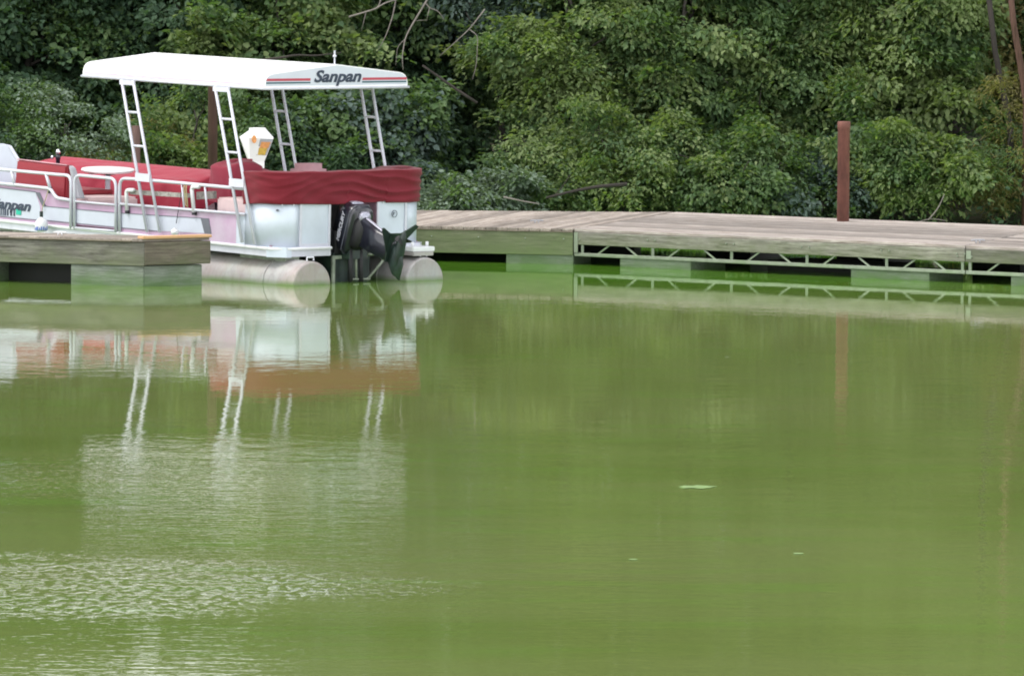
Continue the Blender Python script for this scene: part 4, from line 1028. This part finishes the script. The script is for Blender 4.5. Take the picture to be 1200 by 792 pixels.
# ------------------------------------------------------------------ floating duckweed scraps
DW = pmat('duckweed', (.15, .25, .06), .6, var=.3, scale=20)
def weed(px, py, wpx, hpx, label, seed):
    c = on_z(px, py, 0); w_ = wpx/FPX*c.y/2; d_ = hpx/2*c.y*c.y/(FPX*CAMH); bm = bmesh.new(); rn = random.Random(seed); vs = []
    for k in range(28):
        a = 2*pi*k/28; f_ = 1+.25*rn.uniform(-1, 1); vs.append((cos(a)*w_*f_, sin(a)*d_*f_, .004))
    prism(bm, vs, (0, 0, .002)); tag(obj('duckweed_patch', bm, DW, None, loc=(c.x, c.y, 0)), label, 'duckweed')
weed(817, 571, 42, 3.6, 'largest pale green duckweed patch floating on the open water', 1)
weed(936, 649, 12, 1.6, 'narrow duckweed scrap below and right of the largest patch', 3)
weed(742, 656, 9, 1.4, 'tiny duckweed scrap below and left of the largest patch', 2)

# ------------------------------------------------------------------ vegetation
LEAF = {
 'dark': leafmat('dark_green_leaves', [(0.026, 0.059, 0.034), (0.045, 0.089, 0.050), (0.071, 0.122, 0.063), (0.039, 0.079, 0.048)], .55),
 'blue': leafmat('bluish_green_leaves', [(0.039, 0.073, 0.063), (0.065, 0.110, 0.091), (0.110, 0.153, 0.134), (0.051, 0.095, 0.079)], .7),
 'mid': leafmat('mid_green_leaves', [(0.045, 0.095, 0.040), (0.077, 0.136, 0.054), (0.116, 0.174, 0.071), (0.059, 0.110, 0.048)], .55),
 'light': leafmat('light_green_leaves', [(0.091, 0.142, 0.048), (0.136, 0.194, 0.071), (0.188, 0.237, 0.102), (0.110, 0.158, 0.063)], .55),
 'pale': leafmat('pale_silvery_leaves', [(0.087, 0.132, 0.083), (0.127, 0.178, 0.127), (0.166, 0.215, 0.166), (0.063, 0.106, 0.058)], .6, .2),
 'olive': leafmat('olive_yellow_leaves', [(0.110, 0.122, 0.048), (0.169, 0.163, 0.071), (0.246, 0.211, 0.094), (0.091, 0.105, 0.048)], .5),
}
LEAFSHAPE = dict(oval=(1.0, .62), narrow=(1.25, .26), wide=(1.0, .85))
def leaves_mesh(name, P, N, D, Sz, shape, mat, mat2=None, share=.3):
    """P points, N leaf normals, D pointing directions, Sz lengths -> folded hexagonal leaves"""
    n_ = len(P); ln, wd = LEAFSHAPE[shape]
    N = N/np.linalg.norm(N, axis=1, keepdims=True); D = D-N*np.sum(D*N, axis=1, keepdims=True); D /= np.linalg.norm(D, axis=1, keepdims=True)+1e-9
    Sd = np.cross(N, D); s = Sz[:, None]
    L = s*ln; Wd = s*wd*.5
    pts = np.stack([P, P+D*L*.35+Sd*Wd+N*Wd*.28, P+D*L*.75+Sd*Wd*.62+N*Wd*.15-N*L*.03, P+D*L-N*L*.16, P+D*L*.75-Sd*Wd*.62+N*Wd*.15-N*L*.03, P+D*L*.35-Sd*Wd+N*Wd*.28], axis=1)
    me = bpy.data.meshes.new(name); me.vertices.add(n_*6); me.vertices.foreach_set('co', pts.reshape(-1).astype(np.float32))
    base = np.arange(n_)[:, None]*6; q = np.concatenate([base+np.array([0, 1, 2, 3]), base+np.array([0, 3, 4, 5])], axis=1).reshape(-1)
    me.loops.add(n_*8); me.loops.foreach_set('vertex_index', q.astype(np.int32))
    me.polygons.add(n_*2); me.polygons.foreach_set('loop_start', (np.arange(n_*2)*4).astype(np.int32)); me.polygons.foreach_set('loop_total', np.full(n_*2, 4, np.int32))
    me.materials.append(mat)
    if mat2 is not None:
        me.materials.append(mat2); w_ = np.sin(P[:, 0]*3.1+P[:, 2]*2.3)+np.sin(P[:, 2]*5.1-P[:, 1]*3.3)+np.random.default_rng(n_).normal(size=n_)*.8
        mi = (w_ > np.quantile(w_, 1-share)).astype(np.int32); me.polygons.foreach_set('material_index', np.repeat(mi, 2))
    me.update(); return me
def sprays(rng, blobs, per_m2, leaf, droop, flat=.35, spray_r=.34):
    """blobs: (cx, cy, cz, rx, ry, rz). Leafy sprays like shingles over every blob, denser at the outside"""
    Ps, Ns, Ds, Ss = [], [], [], []
    for cx, cy, cz, rx, ry, rz in blobs:
        area = 4*pi*((rx*ry)**1.6/3+(rx*rz)**1.6/3+(ry*rz)**1.6/3)**(1/1.6)
        ns = max(6, int(area*.62/(spray_r**2*pi)*1.9)); k = max(10, int(per_m2*spray_r**2*pi))
        dirs = rng.normal(size=(ns, 3)); dirs /= np.linalg.norm(dirs, axis=1, keepdims=True)
        rad = rng.uniform(.25, 1.08, ns)**.55
        cen = np.array([cx, cy, cz])+dirs*rad[:, None]*np.array([rx, ry, rz])
        out = dirs/np.array([rx, ry, rz]); out /= np.linalg.norm(out, axis=1, keepdims=True)
        up = np.array([0, 0, 1.0]); nn = out*(1-flat)*.9+up*(.55+flat); nn += rng.normal(size=nn.shape)*.22; nn /= np.linalg.norm(nn, axis=1, keepdims=True)
        for c_, o_, m_ in zip(cen, out, nn):
            kk = int(k*rng.uniform(.4, 1.5)); el = rng.uniform(1.0, 2.0); a = rng.uniform(0, 2*pi, kk); r = np.sqrt(rng.uniform(0, 1, kk))*spray_r*rng.uniform(.6, 1.35)
            t1 = np.cross(m_, [0.31, .2, .93]); t1 /= np.linalg.norm(t1); t2 = np.cross(m_, t1)
            off = t1*(np.cos(a)*r*el)[:, None]+t2*(np.sin(a)*r/el**.6)[:, None]+m_*(rng.normal(size=kk)*.05-(r/spray_r)**2*droop*spray_r)[:, None]
            Ps.append(c_+off); Ns.append(m_*1.0+rng.normal(size=(kk, 3))*.36)
            Ds.append(off/np.maximum(.02, np.linalg.norm(off, axis=1, keepdims=True))*.8+np.array([o_[0]*.5, o_[1]*.5, -droop])+rng.normal(size=(kk, 3))*.45)
            Ss.append(rng.uniform(.5, 1.3, kk)*leaf*rng.uniform(.8, 1.25))
    return map(np.concatenate, (Ps, Ns, Ds, Ss))
def limb_path(rng, a, b_, n_=6, wob=.12):
    a, b_ = Vector(a), Vector(b_); L = (b_-a).length; out = []
    for i in range(n_+1):
        f_ = i/n_; p = a.lerp(b_, f_); s_ = sin(f_*pi)*wob*L
        out.append(p+Vector((rng.normal()*s_*.5, rng.normal()*s_*.5, s_*.4+rng.normal()*s_*.3)))
    return out
def plant(name, label, cat, base, height, blobs, species, leaf=.07, per=420, droop=.4, shape='oval', trunk_r=.06, seed=0, group=None, limbs=6, bark=None, flat=.35, spray_r=.34):
    rng = np.random.default_rng(seed); base = Vector(base); base.z = groundz(base.x, base.y)-.1
    root = empty(name, base); tag(root, label, cat, group)
    top = Vector((np.mean([b[0] for b in blobs]), np.mean([b[1] for b in blobs]), base.z+height*.72))-base
    tp = limb_path(rng, (0, 0, 0), top, 7, .05)
    tubeo('trunk', bark or BARK, root, tp, trunk_r, 8, rend=trunk_r*.35)
    for i in range(min(limbs, len(blobs)*2)):
        b = blobs[i % len(blobs)]; a = tp[2+int(rng.integers(0, 5))]
        e_ = Vector((b[0]+rng.normal()*b[3]*.4, b[1]+rng.normal()*b[4]*.4, b[5-3+0]+rng.normal()*b[5]*.4))-base
        tubeo('limb', bark or BARK, root, limb_path(rng, a, e_, 5, .12), trunk_r*.42, 6, rend=.008)
    ex = []
    for b in blobs:
        for k in range(7):
            a_ = rng.uniform(0, 2*pi); f_ = rng.uniform(.7, 1.3); ex.append((b[0]+b[3]*f_*cos(a_), b[1]+rng.uniform(-.3, .5), b[2]+b[5]*f_*sin(a_)*.9, b[3]*rng.uniform(.16, .42), b[4]*.4, b[5]*(rng.uniform(.14, .3) if k % 2 else rng.uniform(.3, .6))))
    blobs = list(blobs)+ex
    P, N, D, Sz = sprays(rng, blobs, per*1.2, leaf*1.08, droop, flat, spray_r)
    keep = P[:, 2] > np.array([groundz(x, y) for x, y in P[:, :2]])-.02 if len(P) < 60000 else P[:, 2] > .1
    P, N, D, Sz = P[keep], N[keep], D[keep], Sz[keep]
    P = P-np.array(base)
    alt = dict(dark='mid', blue='mid', mid='light', light='mid', pale='mid', olive='mid')[species]
    obj('crown', leaves_mesh('crown', P, N, D, Sz, shape, LEAF[species], LEAF[alt]), None, root)
    return root
def blob(px, py, Y, rpx, rpy, ry=None):
    p = at_y(px, py, Y); s_ = Y/FPX; return (p.x, p.y, p.z, rpx*s_, ry or rpx*s_*.8, rpy*s_)

# front row, lowest layer first (pixel centres, distance, pixel radii)
G1 = 'shrubs along the bank'
FR = [
 ('shrub', 'pale silvery shrub low behind the cross-plank dock, right of the boat stern', [(560, 232, 85.2, 42, 26), (598, 222, 85.4, 26, 20), (530, 240, 85.0, 22, 14)], 'pale', .075, 420, 'oval', .3),
 ('shrub', 'brownish olive thin shrub above the round table on the boat', [(70, 165, 85.5, 62, 42), (40, 130, 86, 30, 30), (120, 178, 85.3, 40, 26)], 'pale', .055, 260, 'oval', .3),
 ('shrub', 'yellow-tinged weedy shrub between the front canopy legs', [(190, 178, 85.6, 30, 34), (140, 185, 85.3, 34, 20)], 'olive', .055, 330, 'narrow', .2),
 ('shrub', 'low dark shrub at the far left edge above the helm', [(-10, 190, 85.3, 44, 40), (-50, 150, 86, 50, 60)], 'dark', .07, 380, 'oval', .4),
 ('shrub', 'light green shrub between the tall brown pile and the pedestal', [(240, 150, 86.0, 46, 46), (215, 190, 85.4, 30, 24)], 'mid', .07, 380, 'oval', .4),
 ('shrub', 'dark shrub behind the pedestal and the stern cover', [(330, 180, 85.8, 48, 42), (390, 205, 85.6, 40, 30)], 'dark', .075, 380, 'oval', .4),
 ('shrub', 'bluish green broad-leaved shrub behind the starboard canopy ladder', [(400, 150, 86.2, 52, 44), (440, 190, 85.8, 44, 40), (480, 150, 86.3, 36, 44)], 'blue', .085, 380, 'wide', .45),
 ('shrub', 'low leafy shrub by the fallen limb at the middle of the dock', [(650, 205, 85.8, 46, 30), (618, 175, 86, 32, 34)], 'mid', .065, 400, 'oval', .45),
 ('shrub', 'fine-leaved shrub overhanging the far edge of the long dock left of the rusty pile', [(740, 215, 85.6, 56, 34), (700, 170, 86.1, 46, 44)], 'light', .065, 400, 'oval', .6),
 ('shrub', 'drooping mid green shrub just left of the rusty pile', [(850, 220, 85.6, 60, 34), (900, 190, 86.0, 52, 44), (800, 180, 86.2, 44, 44)], 'mid', .07, 400, 'oval', .6),
 ('shrub', 'bright green leafy shrub to the right of the rusty pile', [(1060, 190, 85.8, 46, 40), (1020, 160, 86.2, 38, 40), (1105, 205, 85.6, 34, 24)], 'light', .075, 430, 'oval', .6),
 ('shrub', 'small bushy shrub directly behind the rusty pile', [(960, 225, 86.0, 44, 30), (990, 190, 86.4, 36, 40)], 'blue', .065, 400, 'oval', .5),
 ('shrub', 'sparse olive shrub at the right edge below the reddish trunk', [(1180, 170, 86.2, 42, 62), (1140, 215, 86, 30, 24), (1235, 200, 86, 44, 50)], 'olive', .06, 300, 'narrow', .5),
]
for i, (nm, lb, bl, spc, lf, per, shp, dr) in enumerate(FR):
    bb = [blob(*b) for b in bl]
    plant(nm, lb, 'shrub', (bb[0][0], bb[0][1]+.2, 0), max(b[2]+b[5] for b in bb), bb, spc, lf, per, dr, shp, .025, 100+i, None, 5, None, .35, .26)
# second row: small trees whose lower crowns fill the picture
SR = [
 ('dark dense tree at the upper left behind the canopy front', [(30, 60, 88.5, 90, 90), (120, 40, 88.8, 80, 70), (-60, 120, 88, 90, 110), (60, -90, 89, 110, 90)], 'dark', .09, 250, 'wide', .5),
 ('bluish dark tree above the front half of the canopy', [(190, 120, 88.2, 76, 66), (220, 20, 88.6, 84, 60), (160, -80, 89, 100, 80)], 'dark', .085, 260, 'oval', .5),
 ('light green tree whose boughs show just above the canopy top', [(330, 60, 87.6, 70, 46), (290, 110, 88, 60, 50), (340, -40, 88.2, 90, 70)], 'mid', .085, 280, 'wide', .45),
 ('shaded tree behind the bare grey branches', [(440, 80, 89.2, 66, 66), (500, 130, 89.2, 60, 70), (460, -20, 89, 80, 70), (545, 60, 89.4, 50, 70)], 'dark', .075, 260, 'oval', .5),
 ('bright yellowish green tree over the middle of the dock', [(660, 110, 87.2, 58, 56), (620, 60, 87.4, 44, 30), (720, 60, 87.4, 60, 60), (690, -50, 88, 90, 80)], 'light', .075, 330, 'oval', .5),
 ('pale-leaved tree at the top behind the dock joint', [(600, 20, 88.2, 60, 36), (560, -60, 88.4, 70, 60)], 'blue', .09, 300, 'oval', .45),
 ('drooping feathery tree left of the rusty pile', [(800, 100, 87.4, 66, 70), (850, 30, 87.6, 66, 56), (770, 160, 87.2, 44, 40), (820, -70, 88, 90, 80)], 'mid', .085, 310, 'oval', .8),
 ('dense tree directly above the rusty pile', [(930, 80, 87.6, 70, 66), (900, 150, 87.4, 50, 44), (980, 10, 87.8, 70, 60), (930, -90, 88, 90, 80)], 'mid', .075, 330, 'oval', .7),
 ('leafy tree with bright hanging boughs right of the rusty pile', [(1050, 90, 87.2, 60, 60), (1090, 20, 87.4, 66, 56), (1010, 60, 87.5, 50, 60), (1070, -80, 88, 90, 80)], 'light', .085, 300, 'oval', .7),
 ('shaded open tree in the upper right corner', [(1170, 90, 88.6, 56, 66), (1150, 10, 88.8, 70, 50), (1230, 60, 88.6, 60, 90), (1180, -90, 89, 90, 80)], 'olive', .07, 230, 'oval', .5),
 ('tree just beyond the right edge of the photo', [(1330, 60, 88, 90, 110), (1300, -60, 88.5, 100, 90), (1300, 170, 87.4, 70, 70)], 'mid', .085, 220, 'oval', .5),
 ('tree just beyond the left edge of the photo', [(-190, 60, 88, 100, 120), (-150, -60, 88.5, 100, 90), (-160, 170, 87.4, 80, 70)], 'dark', .085, 220, 'oval', .5),
]
for i, (lb, bl, spc, lf, per, shp, dr) in enumerate(SR):
    bb = [blob(b[0], b[1], b[2], b[3]*1.16, b[4]*1.16) for b in bl]
    plant('leafy_tree', lb, 'tree', (bb[0][0], bb[0][1]+.4, 0), max(b[2]+b[5] for b in bb), bb, spc, lf, per, dr, shp, .07, 300+i, None, 8, None, .35, .36)
# third row: tall trees; only their mirror image in the water and their shade are in the picture
rg = np.random.default_rng(77)
for i in range(15):
    x = -24.5+i*3.5+rg.uniform(-.8, .8); y = 92.5+rg.uniform(0, 3.0); hgt = (8.5 if -10.5 < x < -3.2 else [13.5, 11.5, 14.5, 12, 11][i % 5])+rg.uniform(-.4, .4)
    bb = []
    for k in range(9):
        f_ = rg.uniform(.1, 1); bb.append((x+rg.normal()*1.3, y+rg.normal()*.9, 1.2+f_*(hgt-2), rg.uniform(1.2, 2.0), rg.uniform(1.1, 1.7), rg.uniform(.9, 1.5)))
    plant('tall_tree', 'tall dark woodland tree in the back row behind the bank trees', 'tree', (x, y, 0), hgt, bb, ['dark', 'light', 'dark', 'olive', 'dark', 'light', 'pale', 'dark'][i % 8], .24, 34, .45, 'wide', .16, 500+i, 'woodland trees in the back row', 8, None, .35, .6)
# undergrowth filling the shade between the trunks
rng = np.random.default_rng(9); nU = 26000
X_ = rng.uniform(-14, 14, nU); Y_ = rng.uniform(85.4, 91.5, nU); Z_ = np.array([groundz(a, b_) for a, b_ in zip(X_, Y_)])+rng.uniform(0, 1, nU)**1.6*.9
P_ = np.stack([X_, Y_, Z_], 1); tag(obj('undergrowth', leaves_mesh('undergrowth', P_, np.array([0, 0, 1.])+rng.normal(size=(nU, 3))*.6, rng.normal(size=(nU, 3)), rng.uniform(.06, .12, nU), 'oval', LEAF['dark']), None), 'tangled dark green undergrowth on the bank under the trees', 'undergrowth', kind='stuff')

nF = 80000; X_ = rng.uniform(-45, 45, nF); Y_ = rng.uniform(96.5, 101, nF); Z_ = rng.uniform(0, 1, nF)**.9*(np.where((X_ > -10) & (X_ < -3.4), 7.2, 13.0)+.6*np.sin(X_*.9)+.5*np.sin(X_*2.3))+1
P_ = np.stack([X_, Y_, Z_], 1); tag(obj('far_woods', leaves_mesh('far_woods', P_, np.array([0, -.5, .8])+rng.normal(size=(nF, 3))*.5, np.array([0, -.3, -.6])+rng.normal(size=(nF, 3))*.6, rng.uniform(.3, .6, nF), 'wide', LEAF['dark']), None), 'dense dark wood closing the view far behind the bank trees', 'woods', kind='stuff')

# bare branches and trunks that show against the leaves
def bare(name, label, lines, Y, mat, cat='branch'):
    ps = [[at_y(x, y, Y) for x, y in l[0]] for l in lines]; O = ps[0][0].copy()
    root = empty(name, O); tag(root, label, cat)
    for p, l in zip(ps, lines):
        p = [q-O for q in p]; p = [q+Vector((0, .10*smooth_noise(q.x*3, q.z*3), 0)) for q in p]; tubeo('branch', mat, root, rounded(p, .12, 3), l[1], 6, rend=l[2])
    return root
Z4 = lambda l: [(440+x/5.4545, y/5.4545) for x, y in l]
bare('bare_branch', 'bare pale grey forked branch hanging above the right end of the canopy', [
 (Z4([(400, -120), (320, 20), (240, 150), (190, 240), (170, 370), (178, 450)]), .016, .006), (Z4([(320, 20), (345, 55), (400, 70), (440, 130)]), .010, .004), (Z4([(345, 55), (325, 140)]), .007, .003),
 (Z4([(60, -80), (20, 45), (-20, 70)]), .012, .004), (Z4([(250, 135), (330, 130)]), .006, .003), (Z4([(190, 250), (140, 300), (130, 420)]), .006, .003)], 84.9, TWIG)
bare('bare_branch', 'bare pale grey branch along the top edge with long hanging twigs', [
 (Z4([(-170, 110), (0, 60), (60, 20), (170, -10)]), .013, .009), (Z4([(130, 0), (110, 110), (60, 250), (10, 330)]), .010, .004), (Z4([(-60, 80), (-90, 200)]), .006, .003)], 84.7, TWIG)
bare('bare_branch', 'thin grey branch with a hooked tip left of the bright tree', [
 (Z4([(700, 60), (600, 190), (500, 280), (410, 360)]), .009, .005), (Z4([(600, 190), (655, 230), (645, 420), (620, 510)]), .008, .004)], 85.3, TWIG)
bare('fallen_limb', 'dark slanting limb in the shade right of the canopy end', [(Z4([(300, 420), (400, 490), (520, 575), (650, 660)]), .016, .024)], 85.0, TWIGD)
bare('fallen_limb', 'brown crooked limb just above the canopy near the stern light', [([(306, 71), (330, 68), (348, 64.5), (368, 66), (400, 62)], .022, .010)], 84.8, TWIGD)
bare('fallen_limb', 'pale broken limb lying low over the dock edge', [([(590, 231), (612, 236), (632, 239)], .014, .008)], 84.4, TWIG)
bare('fallen_limb', 'dark low limb in the gap under the bright tree by the dock', [([(640, 232), (672, 224), (700, 219), (735, 216)], .02, .03), ([(648, 232), (660, 218), (668, 205)], .010, .006)], 84.8, TWIGD)
bare('fallen_limb', 'thin bare limb leaning in the dark gap at the lower right', [([(1088, 258), (1100, 244), (1107, 228)], .012, .006), ([(1070, 262), (1090, 256), (1110, 259)], .008, .005)], 84.9, TWIG)
def stem(label, pts, Y, r0, r1, mat):
    ps = [at_y(x, y, Y) for x, y in pts]; ps.append(Vector((ps[-1].x, Y, groundz(ps[-1].x, Y)-.1))); O = ps[-1].copy()
    root = empty('slender_tree', O); tag(root, label, 'tree')
    tubeo('trunk', mat, root, [p-O for p in reversed(ps)], r0, 9, rend=r1)
    rng = np.random.default_rng(int(abs(pts[0][0]))); t0 = ps[0]
    tp = t0+Vector((0, 0, 2.0)); tubeo('limb', mat, root, [t0-O, tp-O], r1, 7, rend=r1*.5)
    P, N, D, Sz = sprays(rng, [(tp.x, Y+.2, tp.z, .9, .8, .8)], 160, .08, .5)
    obj('crown', leaves_mesh('crown', P-np.array(O), N, D, Sz, 'oval', LEAF['mid']), None, root)
stem('slender tree with a reddish trunk at the far right edge of the photo', [(1183, -20), (1188, 30), (1195, 70), (1203, 120)], 85.9, .055, .042, BARKR)
stem('dark thin trunk just left of the reddish trunk', [(1158, -10), (1166, 60), (1176, 110), (1184, 150)], 86.8, .05, .04, TWIGD)
0 and stem('dark thin trunk in the gap above the long dock at the right', [(1138, 60), (1146, 120), (1152, 180)], 87.0, .045, .035, TWIGD)
